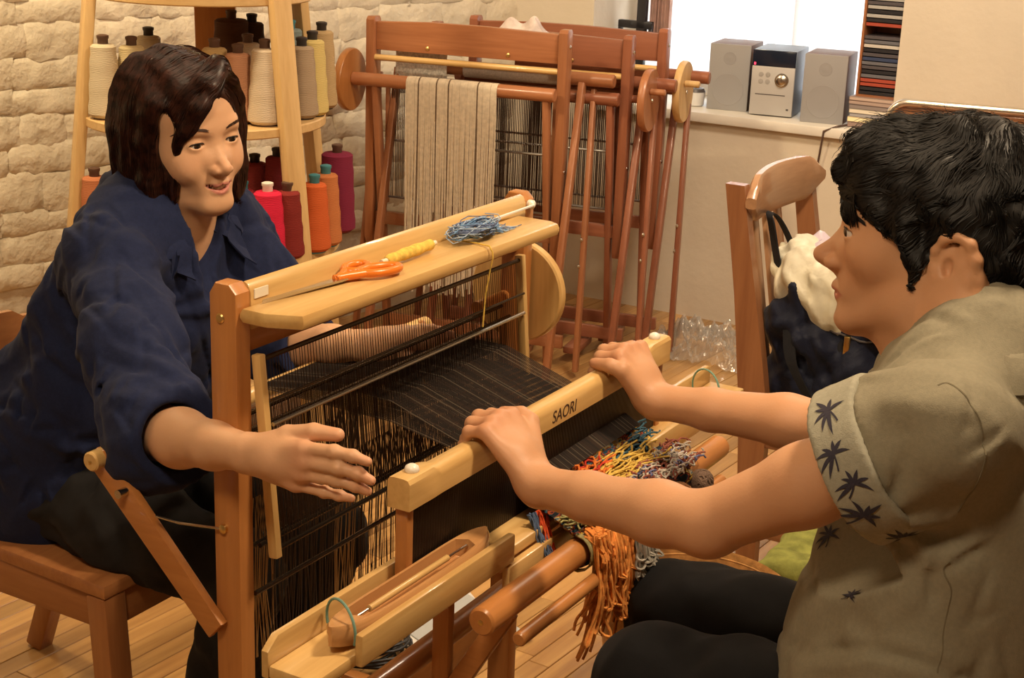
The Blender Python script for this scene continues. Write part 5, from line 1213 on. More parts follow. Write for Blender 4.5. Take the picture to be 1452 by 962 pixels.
# shirt with loose rolled sleeves
KH = fabric('khaki_linen', (0.240, 0.218, 0.155), scale=700, var=.07, vscale=220, bump=.35, wr=.12, wscale=18)
ms = SDF()
ms.chain([U(.30, .845, .940), U(.30, .845, .84), U(.30, .842, .70), U(.30, .825, .56), U(.30, .812, .47)], [.148, .180, .194, .216, .228], .06, ((0, 1, 0), .74))
CUFL = JL * .68 + EL * .32; CUFR = JR * .64 + ER * .36; dL = (EL - JL) / np.linalg.norm(EL - JL); dR = (ER - JR) / np.linalg.norm(ER - JR)
for J, cf, d in ((JL, CUFL, dL), (JR, CUFR, dR)):
    ms.cone(U(.30, .835, .960) * .4 + J * .6, J + np.array([0, 0, .000]), .060, .070, .05); ms.chain([J, J + d * .07, cf + d * .035], [.072, .076, .077], .035)
wf1 = Wrinkle(41, 5, .09, .22, .0030, bias=(1, .8, 0)); ms.disp(wf1, MO, 2); ms.disp(Crease(43, 5, .09, .16, .0026, bias=(.3, .6, .8)), MO, 2)
# pull folds from the armpit
ap = U(.12, .80, .86)
ms.disp(lambda P: -.0035 * np.sin(np.arctan2(P[:, 2] - ap[2], -(P[:, 1] - ap[1])) * 9 + 6 * P[:, 0]) * np.exp(-(np.linalg.norm(P - ap, axis=1) / .10) ** 2), ap, .3)
ms.ell(U(.305, .785, 1.03), (.066, .080, .085), None, .012, 's')           # neck opening
for cf, d in ((CUFL, dL), (CUFR, dR)):
    # hem plane of each sleeve, only near that sleeve
    def hem(P, cf=cf + d * .006, d=d):
        Q = P - cf; t = Q @ d; rad = np.linalg.norm(Q - np.outer(t, d), axis=1); return np.maximum(t * -1, rad - .13)
    ms.add(hem, cf + d * .05, .16, .003, 's')
    ms.cone(cf - d * .045, cf + d * .06, .060, .068, .004, 's')
    def undercuff(P, c_=cf - d * .016, d=d, o=(-1.0 if cf[0] < .3 else 1.0)):
        Q = P - c_; t = Q @ d; rad = np.linalg.norm(Q - np.outer(t, d), axis=1); return np.maximum(np.maximum(np.maximum(np.abs(t) - .024, .0765 - rad), rad - .112), np.maximum(.012 - Q[:, 0] * o, -.030 - Q[:, 2]))
    ms.add(undercuff, cf, .16, .004, 's')
ms.plane(U(0, 0, .455), (0, 0, -1), .006)
me_, Vs = sdf_mesh('shirt', ms, .0046, origin=MO); shirt = link('shirt', me_, KH, man, smooth=False)
# rolled cuffs with dark palm motifs
CUM = fabric('cuff_linen', (0.31, 0.30, 0.235), scale=700, var=.07, vscale=220, bump=.35, wr=.1)
PALM = plain('palm_print_ink', (0.025, 0.022, 0.040), .8)
def palm(P0_, ax, up_, nrm, size, rs_):
    """fan of leaf blades lying on the cloth"""
    q = MB(); V = []; Fc = []
    for i in range(7):
        a = math.radians(-75 + 35 * i + rs_.uniform(-9, 9)); ln = size * rs_.uniform(.75, 1.1)
        prev = None; c0 = len(V)
        for j in range(6):
            t = j / 5; cx_ = math.sin(a) * ln * t; cy_ = math.cos(a) * ln * t - .45 * ln * t * t * abs(math.sin(a)); w_ = size * .10 * math.sin(math.pi * min(1, t * .9 + .1))
            for s_ in (-1, 1): V.append((cx_ + s_ * w_ * math.cos(a), cy_ - s_ * w_ * math.sin(a)))
        for j in range(5): Fc.append([c0 + 2 * j, c0 + 2 * j + 1, c0 + 2 * j + 3, c0 + 2 * j + 2])
    c0 = len(V)
    for j in range(5):
        t = j / 4
        for s_ in (-1, 1): V.append((s_ * size * .045 + size * .12 * t * t, -size * .8 * t))
    for j in range(4): Fc.append([c0 + 2 * j, c0 + 2 * j + 1, c0 + 2 * j + 3, c0 + 2 * j + 2])
    return np.array([P0_ + ax * v[0] + up_ * v[1] for v in V]), Fc
def palms_on(f, spots, size, parent, seed=1):
    rs_ = random.Random(seed)
    for (P_, tw) in spots:
        P_ = surf(f, np.array([P_]), 0, 8)[0]; nn = grad(f, np.array([P_]))[0]; a = np.cross(nn, np.array([0, 0, 1.0])); a /= np.linalg.norm(a) + 1e-9; b_ = np.cross(a, nn) * -1
        if b_[2] < 0: b_ = -b_
        c, s_ = math.cos(tw), math.sin(tw); ax, up_ = a * c + b_ * s_, -a * s_ + b_ * c
        V, Fc = palm(P_, ax, up_, nn, size * rs_.uniform(.85, 1.1), rs_); V = surf(f, V, .0009, 6)
        # thin ink layer
        m_ = bpy.data.meshes.new('palm_print'); m_.from_pydata((V - MO).tolist(), [], Fc); m_.update(); link('palm_print', m_, PALM, parent)
for cf, d, near_ in ((CUFL, dL, True), (CUFR, dR, False)):
    cu = SDF(); c_ = cf - d * .016; cu.cone(c_ - d * .020, c_ + d * .026, .0875, .0885, .003); 
    def slab(P, c_=c_, d=d): return np.abs((P - c_) @ d) - .027
    cu.add(slab, c_, 1e9, .004, 'i')
    cu.cone(c_ - d * .12, c_ + d * .12, .0775, .0785, .002, 's')
    cu.disp(Wrinkle(52, 4, .08, .16, .0008), cf, .3)
    me_, _v = sdf_mesh('sleeve_cuff', cu, .0036, origin=MO, lo=c_ - .13, hi=c_ + .13); cuff = link('sleeve_cuff', me_, CUM, man, smooth=False)
    if near_:
        n1 = np.cross(d, np.array([1.0, 0, 0])); n1 /= np.linalg.norm(n1); n2 = np.cross(d, n1); sp = []
        for ang, off_ in ((-35, .004), (2, -.004), (38, .006), (72, -.004), (108, .006), (140, -.002), (-70, 0)):
            a = math.radians(ang) ; dirv = np.array([-1.0, 0, 0]) * math.cos(a) + (np.array([0, .35, -.93])) * math.sin(a); dirv = dirv - d * (dirv @ d); dirv /= np.linalg.norm(dirv); sp.append((c_ + dirv * .090 + d * off_, ang * .02))
        palms_on(cu, sp, .024, cuff, 3)
palms_on(ms, [(U(.10, .715, .80), .3), (U(.16, .69, .805), -.4)], .020, shirt, 8)
# collar
def neck_collar(name, f, center, r0, r1, z0, z1, mat, parent, org, a0, a1, widths, off=.004, tilt=0.0, n=40):
    Pc = np.zeros((n, 6, 3))
    for i in range(n):
        t = i / (n - 1); a = math.radians(a0 + (a1 - a0) * t); dirv = np.array([math.sin(a), math.cos(a), 0]); w_ = np.interp(t, np.linspace(0, 1, len(widths)), widths)
        top = center + dirv * np.array([r0, r1, 0]) + np.array([0, 0, z1 + tilt * math.cos(a)])
        for j in range(6):
            s_ = j / 5; Pc[i, j] = top + dirv * (.012 * math.sin(s_ * 1.57) + w_ * s_) + np.array([0, 0, .006 * math.sin(s_ * 3.14) - (z1 - z0) * s_ * .2 - w_ * .55 * s_])
    flat = Pc[:, 2:].reshape(-1, 3); d = f(flat); G = grad(f, flat); flat = flat + G * np.clip(off - d, -.02, .05)[:, None]; Pc[:, 2:] = flat.reshape(n, 4, 3)
    o = link(name, grid_mesh(name, Pc - org, thick=.0025), mat, parent); return o
neck_collar('collar', ms, U(.305, .815, 0), .066, .070, 0.965, 0.992, KH, man, MO, 25, 335, [.030, .040, .050, .058, .050, .040, .030], .004, -.034)
# stool
stl = thing('wooden_stool', 'wooden stool under the person in the khaki shirt', 'stool', LM @ Vector((.30, -.89, 0)), LROT)
MB().lathe([(.02, .415), (.165, .415), (.172, .422), (.172, .437), (.165, .444), (.02, .444)], 40).build('seat', oakr['x'], stl)
for q in range(4):
    a = math.radians(45 + 90 * q); beam((.10 * math.cos(a), .10 * math.sin(a), .416), (.16 * math.cos(a), .16 * math.sin(a), 0), .034, .034, .004).build('leg', oakr['z'], stl)
# ================================================================== the woman (faces -y, her right arm is the near one)
WO = np.array([0.365, 0.60, 0.0])
wom = thing('person', 'smiling person with brown bob in navy shirt, hand held out beside loom', 'person', LM @ Vector(WO), LROT)
LMI = LM.inverted()
def _ray(px, py): return LMI.to_3x3() @ Vector(CAMR @ np.array([px - 726.0, 481.0 - py, -F_PX]) / F_PX), LMI @ Vector((0, 0, CAM_H))
def pu(px, py, u_): d, o = _ray(px, py); t = (u_ - o.x) / d.x; return np.array(o + d * t)
def pv(px, py, v_): d, o = _ray(px, py); t = (-v_ - o.y) / d.y; return np.array(o + d * t)
SKW = skin_mat('skin_woman'); WH = Head((0.365, 0.400, 1.088), (-.225, -.974, -.02), (-.07, .02, 1), 1.0, False)
wb = SDF(); WH.skull(wb)
wb.cone(WH.W(0, -.012, -.060), U(.365, -.452, .955), .047, .050, .025); wb.cone(WH.W(0, .022, -.085), U(.365, -.435, .930), .024, .040, .025)
SR_, SL_ = U(.205, -.400, .905), U(.530, -.462, .905); ER_, EL_ = U(.036, -.158, .755), U(.475, -.300, .745); WR_, WL_ = U(-.050, .060, .806), pv(508, 490, -.125)
wb.chain([U(.365, -.452, .930), U(.366, -.475, .82), U(.363, -.56, .66), U(.36, -.63, .52)], [.118, .115, .105, .125], .05, ((0, 1, 0), .62))
for J, E_, W_ in ((SR_, ER_, WR_), (SL_, EL_, WL_)):
    wb.cone(U(.365, -.45, .93) * .45 + J * .55, J, .045, .043, .04); wb.chain([J, J * .45 + E_ * .55, E_], [.043, .038, .034], .02)
    d = W_ - E_; wb.chain([E_, E_ + d * .28, E_ + d * .68, W_], [.034, .0375, .029, .0235], .015)
# near hand: open, thumb up
mc = [pu(430, 636, -.056), pu(432, 655, -.058), pu(428, 672, -.056), pu(419, 687, -.052)]
fg = [[pu(474, 641, -.054), pu(500, 647, -.049), pu(521, 655, -.044)], [pu(480, 664, -.055), pu(508, 672, -.048), pu(526, 682, -.042)], [pu(478, 681, -.052), pu(504, 689, -.046), pu(521, 697, -.040)], [pu(460, 698, -.048), pu(481, 703, -.043), pu(498, 707, -.038)]]
thw = [pu(372, 636, -.046), pu(408, 618, -.040), pu(445, 613, -.036), pu(479, 617, -.030)]
hand(wb, WR_, mc, fg, thw, .0115, (.0086, .0078, .0070, .0057)); wtips = [f_[2] for f_ in fg] + [thw[3]] + mc
# far hand behind the heddles: palm down
mcl = [pv(566, 492, -.092), pv(573, 484, -.088), pv(576, 477, -.088), pv(572, 470, -.092)]
fgl = [[pv(598, 489, -.072), pv(617, 488, -.060), pv(632, 489, -.050)], [pv(608, 481, -.068), pv(628, 480, -.055), pv(643, 481, -.046)], [pv(608, 473, -.070), pv(626, 472, -.058), pv(640, 474, -.050)], [pv(598, 466, -.078), pv(612, 466, -.068), pv(623, 467, -.060)]]
thl = [pv(525, 498, -.112), pv(552, 505, -.095), pv(575, 508, -.080), pv(592, 508, -.070)]
hand(wb, WL_, mcl, fgl, thl, .0115, (.0090, .0082, .0074, .0062)); wtips += [f_[2] for f_ in fgl]
for x_ in (.26, .46):
    wb.chain([U(x_ + .01, -.63, .49), U(x_, -.20, .435), U(x_ + .01, -.25, .24), U(x_ + .01, -.29, .08)], [.06, .047, .042, .033], .03); wb.cone(U(x_ + .01, -.28, .05), U(x_ + .01, -.14, .03), .033, .026, .02)
me_, V_ = sdf_mesh('body', wb, .0031, origin=WO, rel=1, zs=(.96, 1.8))
WSK = np.array([.66, .385, .225]); C_ = WH.colour(V_, WSK, (.56, .22, .17)); C_ = tint_hands(C_, V_, wtips, WSK); vcol(me_, 'Col', C_); link('body', me_, SKW, wom, smooth=False)
for q in (-1, 1): eye_obj(WH, q, wom, WO, WH.R @ np.array([-.02, 1, -.04])); brow_obj(WH, wb, q, wom, WO, plain('brow_brown', (.05, .022, .012), .7), 120, .0015, .0205); lash_obj(WH, wb, q, wom, WO, LASH, .0034)
tq = MB()
for i in range(8):
    a = -1 + 2 * (i + .5) / 8; x = a * .0130; p = WH.W(x, .0838 - 20 * x * x, -.0680 + .0026 * a * a); tq.box((-.00165, -.0025, -.0036), (.00165, .0025, .0036), .0004, 1, Matrix.Translation(Vector(p - WO)) @ Matrix(WH.R.tolist()).to_4x4())
tq.build('teeth', plain('teeth_ivory', (.72, .66, .56), .25), wom)
# bob
HW = hair_mat('hair_brown', (0.012, 0.0042, 0.0030), (0.048, 0.0145, 0.0085), .42); hw = SDF()
def HE2(c, r, kk=.014, op='u'): hw.ell(WH.W(*c), np.array(r), WH.R, kk, op)
HE2((0, -.018, .040), (.087, .108, .091)); HE2((0, -.030, -.040), (.092, .090, .095), .03); hw.cone(WH.W(0, -.024, .0), WH.W(0, -.020, -.125), .090, .088, .03)
for q in (-1, 1): hw.chain([WH.W(q * .070, .030, .055), WH.W(q * .079, .024, .0), WH.W(q * .078, .020, -.060), WH.W(q * .072, .022, -.105)], [.016, .015, .016, .012], .014)
HE2((.067, .056, .010), (.012, .020, .046), .004, 's')
HE2((0, .118, -.040), (.0625, .088, .118), .006, 's'); hw.cone(WH.W(0, .10, -.06), WH.W(0, .055, -.17), .066, .066, .006, 's')
for ch, rr in (([(-.026, .070, .106), (.006, .088, .084), (.032, .088, .054), (.049, .074, .020), (.056, .062, -.004)], [.013, .010, .010, .007, .002]),
               ([(-.022, .064, .108), (.018, .076, .090), (.040, .066, .072)], [.014, .012, .008]),
               ([(-.026, .068, .106), (-.004, .087, .086), (.018, .092, .060), (.036, .086, .028)], [.011, .008, .006, .002]),
               ([(-.028, .066, .106), (-.050, .064, .082), (-.068, .046, .048), (-.076, .026, .005)], [.014, .010, .010, .010])):
    hw.chain([WH.W(*p) for p in ch], rr, .010)
def bob_cut(P):
    L_ = WH.Linv(P); return L_[:, 2] * -1 - (.112 + .10 * np.clip(-.02 - L_[:, 1], -.05, .05))
hw.add(bob_cut, WH.c, 1e9, .006, 'i')
hw.disp(Wrinkle(18, 4, .04, .08, .0015), WH.c, .3)
me_, Vh = sdf_mesh('hair', hw, .004, origin=WO); hairw = link('hair', me_, HW, wom, smooth=False)
rnd = np.random.RandomState(5); n = 6000; sd = Vh[rnd.choice(len(Vh), n)]; Pl = WH.Linv(sd); ok = (Pl[:, 2] > -.100) & (wb(sd, .05) > .002); sd = sd[ok]; n = len(sd); jit2 = rnd.normal(size=(n, 3)) * .05
def wdir(P, t):
    L_ = WH.Linv(P); side = np.tanh((L_[:, 0] + .02) / .02); tp_ = sm(L_[:, 2], .05, .125); fr = sm(L_[:, 1], .03, .07) * sm(L_[:, 2], -.01, .03)
    d = np.stack([side * (1.0 * tp_ + .12) + fr * .55 * np.sign(side), .10 * tp_ - .25 * fr * (np.abs(L_[:, 0]) / .06), -(1.05 - .85 * tp_)], 1); return (d / np.linalg.norm(d, axis=1, keepdims=True) + jit2) @ WH.R.T
pa = flow(hw, sd, wdir, 10, .004 + .004 * rnd.rand(n), .0009, rnd); zl = WH.Linv(pa.reshape(-1, 3))[:, 2].reshape(pa.shape[:2]).min(1); pa = pa[zl > -.122]
link('hair_strands', strands_mesh('hair_strands', pa - WO, .0007), HW, hairw)
# trousers
tw = SDF(); tw.chain([U(.36, -.635, .60), U(.36, -.645, .50)], [.150, .155], .05, ((0, 1, 0), .72))
for x_ in (.26, .46): tw.chain([U(x_ + .005, -.63, .50), U(x_, -.42, .468), U(x_, -.205, .440), U(x_ + .01, -.26, .24), U(x_ + .015, -.30, .10)], [.090, .080, .062, .056, .048], .03)
tw.disp(Wrinkle(61, 6, .04, .12, .0030), WO, 2)
me_, _v = sdf_mesh('trousers', tw, .0065, origin=WO); link('trousers', me_, fabric('charcoal_trousers', (0.016, 0.015, 0.015), var=.25, bump=.2), wom, smooth=False)
for x_ in (.27, .47):
    sf = SDF(); sf.chain([U(x_, -.315, .050), U(x_, -.24, .042), U(x_, -.13, .034)], [.040, .036, .032], .02); sf.plane((0, 0, .001), (0, 0, -1), .003); me_, _v = sdf_mesh('shoe', sf, .006, origin=WO); link('shoe', me_, shm, wom, smooth=False)
# loose navy shirt
NV = fabric('navy_linen', (0.013, 0.020, 0.062), scale=800, var=.12, vscale=200, bump=.35, wr=.16, wscale=16)
ws = SDF()
ws.chain([U(.366, -.450, .925), U(.368, -.478, .82), U(.364, -.545, .69), U(.360, -.620, .56), U(.360, -.640, .46)], [.135, .162, .172, .186, .190], .06, ((0, 1, 0), .72))
dF = (WR_ - ER_) / np.linalg.norm(WR_ - ER_); dF2 = (WL_ - EL_) / np.linalg.norm(WL_ - EL_); cfs = []
for J, E_, d, ln in ((SR_, ER_, dF, .050), (SL_, EL_, dF2, .070)):
    ws.cone(U(.366, -.45, .935) * .4 + J * .6 + np.array([0, 0, .004]), J, .054, .062, .05); cf = E_ + d * ln; cfs.append((cf, d))
    ws.chain([J, J * .5 + E_ * .5 + np.array([0, 0, -.004]), E_ + np.array([0, 0, -.004]), cf + d * .03], [.064, .070, .064, .055], .035)
ws.disp(Wrinkle(71, 5, .07, .18, .0040, bias=(.6, .8, .3)), WO, 2); ws.disp(Crease(73, 6, .08, .15, .0030), WO, 2)
eb = ER_ + np.array([.05, .05, .03])
ws.disp(lambda P: .0045 * np.sin((P @ np.array([.6, .55, -.35])) * 160 + 5 * np.sin(P @ np.array([20., -14, 24]))) * np.exp(-(np.linalg.norm(P - eb, axis=1) / .085) ** 2), eb, .25)
ar = SR_ + np.array([.05, -.02, -.07])
ws.disp(lambda P: .0035 * np.sin(np.arctan2(P[:, 2] - ar[2], P[:, 1] - ar[1]) * 8 + 9 * P[:, 0]) * np.exp(-(np.linalg.norm(P - ar, axis=1) / .12) ** 2), ar, .35)
ws0 = SDF(); ws0.ops = list(ws.ops)
ws.cone(WH.W(0, .015, -.10), U(.352, -.335, .850), .058, .016, .010, 's'); ws.cone(WH.W(0, -.03, -.09), U(.365, -.46, .97), .058, .058, .010, 's')
for cf, d in cfs:
    def hem2(P, cf=cf, d=d):
        Q = P - cf; t = Q @ d; rad = np.linalg.norm(Q - np.outer(t, d), axis=1); return np.maximum(-t, rad - .10)
    ws.add(hem2, cf + d * .05, .13, .003, 's'); ws.cone(cf - d * .035, cf + d * .06, .042, .049, .004, 's')
ws.plane(U(0, 0, .445), (0, -.10, -1), .006)
me_, Vs = sdf_mesh('shirt', ws, .0046, origin=WO); link('shirt', me_, NV, wom, smooth=False)
# shirt collar: two pointed flaps that run round the neck
nc = U(.365, -.452, 0)
def flap(sgn):
    n = 26; Pc = np.zeros((n, 7, 3))
    for i in range(n):
        t = i / (n - 1); a = math.radians(180 - 146 * t) * sgn; fw_ = np.array([-math.sin(a) * 1.0, -math.cos(a), 0])       # t = 0 nape, t = 1 throat
        top = nc + fw_ * np.array([.058, .062, 0]) + np.array([0, 0, .985 - .050 * t ** 1.6]) + np.array([0, -.012, 0]) * t; w_ = .040 + .030 * t ** 3
        for j in range(7):
            s_ = j / 6; Pc[i, j] = top + fw_ * (.010 * math.sin(s_ * 1.57) + w_ * .75 * s_) + np.array([0, 0, .006 * math.sin(s_ * 3.14) - w_ * .70 * s_]) + np.array([0, -.020, -.004]) * (t ** 4) * s_
    flat = Pc[:, 2:].reshape(-1, 3); d = ws0(flat, .08); G = grad(ws0, flat); flat = flat + G * np.clip(.005 - d, -.010, .04)[:, None]; Pc[:, 2:] = flat.reshape(n, 5, 3)
    link('collar_flap', grid_mesh('collar_flap', Pc - WO, thick=.0025 * sgn), NV, wom)
flap(1); flap(-1)
# ------------------------------------------------------------------ her chair
chw = wood3('cherry_chair', (0.34, 0.13, 0.045), (0.46, 0.20, 0.07), rough=.35, rand=.05, coat=.2)
wc_ = thing('dining_chair', 'reddish wooden chair under the woman in the navy shirt', 'chair', LM @ Vector((.33, .60, 0)), LROT)
MB().prism([(-.185, -.215), (.205, -.215), (.19, .20), (-.17, .20)], .395, .420, 'z', .006).build('seat', chw['x'], wc_)
for (a, b_, c, d) in ((-.172, -.205, -.150, .19), (.170, -.205, .192, .19)): MB().box((a, b_, .335), (c, d, .396), .003).build('side_apron', chw['y'], wc_)
for yy in (-.205, .168): MB().box((-.15, yy, .335), (.17, yy + .022, .396), .003).build('cross_apron', chw['x'], wc_)
for (x_, y_, fx, fy) in ((-.160, -.192, -.150, -.205), (.180, -.192, .185, -.205)): beam((x_, y_, .395), (fx, fy, 0), .046, .040, .004).build('front_leg', chw['z'], wc_)
for (x_, fx) in ((-.150, -.150), (.170, .165)):
    beam((x_, .185, .40), (fx, .33, 0), .034, .040, .004).build('back_leg', chw['z'], wc_); beam((x_, .185, .39), (x_ - .005, .275, .66), .030, .036, .004).build('back_post', chw['z'], wc_)
Pb = np.array([[(-.19 + .36 * i / 20, .262 + .035 * math.sin(math.pi * i / 20) + .012 * (j / 5), .53 + .17 * j / 5 * (1 if 2 < i < 18 else .93)) for j in range(6)] for i in range(21)])
link('backrest', grid_mesh('backrest', Pb, thick=.016), chw['x'], wc_)

# stitched seams on the khaki shirt
def seam(f, pts, u0, parent, org, mat):
    P = np.array([pu(x, y, u0) for x, y in pts]); t = np.linspace(0, len(P) - 1, 40); P = np.stack([np.interp(t, range(len(P)), P[:, i]) for i in range(3)], 1)
    for _ in range(4): P[1:-1] = (P[:-2] + 2 * P[1:-1] + P[2:]) / 4
    for _ in range(3):
        P = surf(f, P, .0, 6)
        for _k in range(6): P[1:-1] = (P[:-2] + 2 * P[1:-1] + P[2:]) / 4
    P = surf(f, P, -.0003, 3); MB().tube([Vector(p - org) for p in P], .0011, 5).build('seam', mat, parent)
SEAM = fabric('khaki_seam', (0.17, 0.15, 0.10))
seam(ms, [(1332, 497), (1352, 508), (1388, 548), (1403, 600), (1406, 660), (1398, 720), (1380, 770)], .06, shirt, MO, SEAM)
seam(ms, [(1346, 800), (1344, 870), (1342, 955)], .08, shirt, MO, SEAM)
# ------------------------------------------------------------------ chair with the bags (loom axes: back along x, seat towards -y)
ch2 = wood3('brown_chair', (0.26, 0.105, 0.045), (0.36, 0.16, 0.07), rough=.35, rand=.05, coat=.25)
rail2 = wood3('chair_rail', (0.36, 0.19, 0.10), (0.50, 0.29, 0.16), rough=.28, rand=.05, coat=.4)
CX_, CW_ = 1.44, 0.37
ct = thing('bag_chair', 'brown wooden chair with curved top rail, bags resting on its seat', 'chair', LM @ Vector((CX_, 0, 0)), LROT)
def back_y(z): return np.interp(z, [0, .25, .44, .65, .90], [-.166, -.158, -.152, -.120, -.074])
for xx in (0.0, CW_):
    P_ = []
    for k in range(13):
        z = .905 * k / 12; y = back_y(z); hw_ = .020 + .010 * math.exp(-((z - .45) / .22) ** 2); P_.append((y, z, hw_))
    V = [];
    for y, z, hw_ in P_: V += [(xx - .013, y - hw_, z), (xx + .013, y - hw_, z), (xx + .013, y + hw_, z), (xx - .013, y + hw_, z)]
    Fc = [[3, 2, 1, 0], [48, 49, 50, 51]]
    for i in range(12):
        for k in range(4): Fc.append([4 * i + k, 4 * i + (k + 1) % 4, 4 * i + 4 + (k + 1) % 4, 4 * i + 4 + k])
    MB().poly(V, Fc).build('back_post', ch2['z'], ct)
    beam((xx, -.50, .43), (xx, -.515, 0), .034, .034, .004).build('front_leg', ch2['z'], ct)
    MB().box((xx - .011, -.50, .37), (xx + .011, -.135, .425), .003).build('side_apron', ch2['y'], ct)
    MB().box((xx - .008, -.50, .17), (xx + .008, -.135, .20), .003).build('stretcher', ch2['y'], ct)
nx = 20; Pr = np.zeros((nx + 1, 10, 3))
for i in range(nx + 1):
    t = i / nx; x = -.016 + (CW_ + .032) * t; bow = .030 * math.sin(math.pi * t); e = min(1, 6 * min(t, 1 - t) + .25)
    for j, (a, b_) in enumerate([(-.5, -1), (.5, -1), (.9, -.8), (1, .0), (.9, .8), (.5, 1), (-.5, 1), (-.9, .8), (-1, 0), (-.9, -.8)]): Pr[i, j] = (x, -.112 + bow + a * .012, .872 + b_ * (.044 + .006 * math.sin(math.pi * t)) * e)
V = Pr.reshape(-1, 3).tolist(); Fc = [list(range(10)), list(range(nx * 10, nx * 10 + 10))[::-1]]
for i in range(nx):
    for j in range(10): Fc.append([i * 10 + j, i * 10 + (j + 1) % 10, (i + 1) * 10 + (j + 1) % 10, (i + 1) * 10 + j])
MB().poly(V, Fc).build('top_rail', rail2['x'], ct)
for xx in (.12, .185, .25): beam((xx, -.135, .44), (xx, -.064, .84), .030, .010, .003).build('back_slat', rail2['z'], ct)
MB().prism([(-.02, -.52), (CW_ + .02, -.52), (CW_ + .012, -.12), (-.012, -.12)], .425, .448, 'z', .006).build('seat', ch2['x'], ct)
# navy rucksack on the seat, its loop over the rail
bo_ = np.array([CX_ + .17, -.30, .448])
rk2 = thing('rucksack', 'navy rucksack slumped on the chair seat, loop over the rail', 'bag', LM @ Vector(bo_), LROT)
NVB = fabric('navy_nylon', (0.010, 0.013, 0.030), scale=500, var=.2, bump=.3, rough=.6, wr=.5, wscale=16)
rs2 = SDF(); rs2.box(bo_ + np.array([.0, .03, .115]), (.155, .125, .112), None, .055, .02); rs2.ell(bo_ + np.array([-.04, .085, .21]), (.12, .060, .10), None, .06); rs2.ell(bo_ + np.array([.02, -.10, .085]), (.14, .075, .082), None, .05); rs2.ell(bo_ + np.array([.05, -.17, .055]), (.10, .06, .055), None, .05)
rs2.ell(bo_ + np.array([-.06, .06, .31]), (.115, .085, .115), None, .02, 's')
rs2.disp(Wrinkle(91, 6, .05, .14, .006), bo_, 1); rs2.plane(bo_ + np.array([0, 0, .001]), (0, 0, -1), .006)
me_, _v = sdf_mesh('bag_body', rs2, .006, origin=bo_); rb2 = link('bag_body', me_, NVB, rk2, smooth=False)
def strap(name, pts, w_, parent, mat, up_=(1, 0, 0)):
    pts = [np.array(p, float) for p in pts]; k = 24; tt = np.linspace(0, len(pts) - 1, k); P = np.stack([np.interp(tt, range(len(pts)), [p[i] for p in pts]) for i in range(3)], 1)
    for _ in range(3): P[1:-1] = (P[:-2] + 2 * P[1:-1] + P[2:]) / 4
    G = np.stack([P - np.array(up_) * w_ / 2, P + np.array(up_) * w_ / 2], 1); return link(name, grid_mesh(name, G, thick=.003), mat, parent)
BLK = fabric('black_webbing', (0.012, 0.012, 0.015), bump=.4)
strap('carry_loop', [(-.09, .145, .24), (-.09, .170, .33), (-.088, .180, .372), (-.075, .192, .384), (-.055, .195, .386), (-.038, .190, .380), (-.03, .175, .36), (-.02, .150, .31), (-.015, .130, .25)], .030, rk2, BLK, (.6, .7, 0))
strap('shoulder_strap', [(-.15, .10, .20), (-.185, .08, .12), (-.19, .03, .05), (-.185, -.02, .012), (-.17, -.06, .006)], .032, rk2, BLK, (.2, .9, .3))
strap('side_strap', [(-.13, .0, .18), (-.165, -.02, .10), (-.16, -.05, .04), (-.15, -.07, .006)], .018, rk2, BLK, (.2, .9, .3))
zq = surf(rs2, np.array([pu(1175 + 9 * i, 468 + 3 * i, CX_ + .03) for i in range(9)]), .002, 12) - bo_
MB().tube([Vector(p) for p in zq], .0022, 6).build('zip', darkpl, rb2)
zp0 = Vector(zq[3]); MB().box((-.006, -.006, -.034), (.006, .006, .004), .002, 2, Matrix.Translation(zp0 + Vector((-.008, -.004, 0)))).build('zip_pull', brass, rb2)
# cream carrier bag stuffed into the rucksack mouth
pb = np.array([CX_ + .10, -.215, .665])
plb = thing('carrier_bag', 'crumpled cream carrier bag stuffed into the rucksack mouth', 'bag', LM @ Vector(pb), LROT)
CRM = fabric('cream_bag', (0.68, 0.64, 0.50), var=.06, bump=.05, rough=.40, wr=.25, wscale=22)
pf = SDF(); pf.ell(pb + np.array([0, -.01, .045]), (.085, .085, .075), None, .03); pf.ell(pb + np.array([-.03, -.06, .01]), (.06, .055, .075), None, .04); pf.ell(pb + np.array([.03, .04, .075]), (.055, .05, .045), None, .03); pf.ell(pb + np.array([.02, -.08, .06]), (.05, .04, .04), None, .03); pf.ell(pb + np.array([0, 0, -.06]), (.07, .07, .08), None, .04)
pf.disp(Wrinkle(95, 6, .04, .10, .0045), pb, 1)
me_, _v = sdf_mesh('bag_folds', pf, .0045, origin=pb); link('bag_folds', me_, CRM, plb, smooth=False)
lil = thing('lilac_wrapper', 'pale lilac plastic wrapper on top of the cream carrier bag', 'wrapper', LM @ Vector(pb + np.array([.05, -.02, .11])), LROT)
Pw = np.array([[(-.06 + .13 * i / 14, -.06 + .11 * j / 10, .008 + .010 * math.sin(i * 1.1 + j * .6) + .008 * math.sin(j * 1.3 - i * .4) - .00012 * (i - 7) ** 2 * 6) for j in range(11)] for i in range(15)])
link('film', grid_mesh('film', Pw, thick=.002), plain('lilac_film', (.60, .52, .60), .3), lil)
ppr = thing('paper_slip', 'white paper slip beside the rucksack on the chair seat', 'paper', LM @ Vector((CX_ + .005, -.26, .4485)), LROT)
MB().poly([(-.02, -.05, .0), (.03, -.05, .0), (.03, .05, .03), (-.02, .05, .03), (-.02, -.05, .002), (.03, -.05, .002), (.03, .05, .032), (-.02, .05, .032)], [[3, 2, 1, 0], [4, 5, 6, 7], [0, 1, 5, 4], [1, 2, 6, 5], [2, 3, 7, 6], [3, 0, 4, 7]]).build('sheet', plain('white_paper', (.75, .73, .70), .6), ppr)
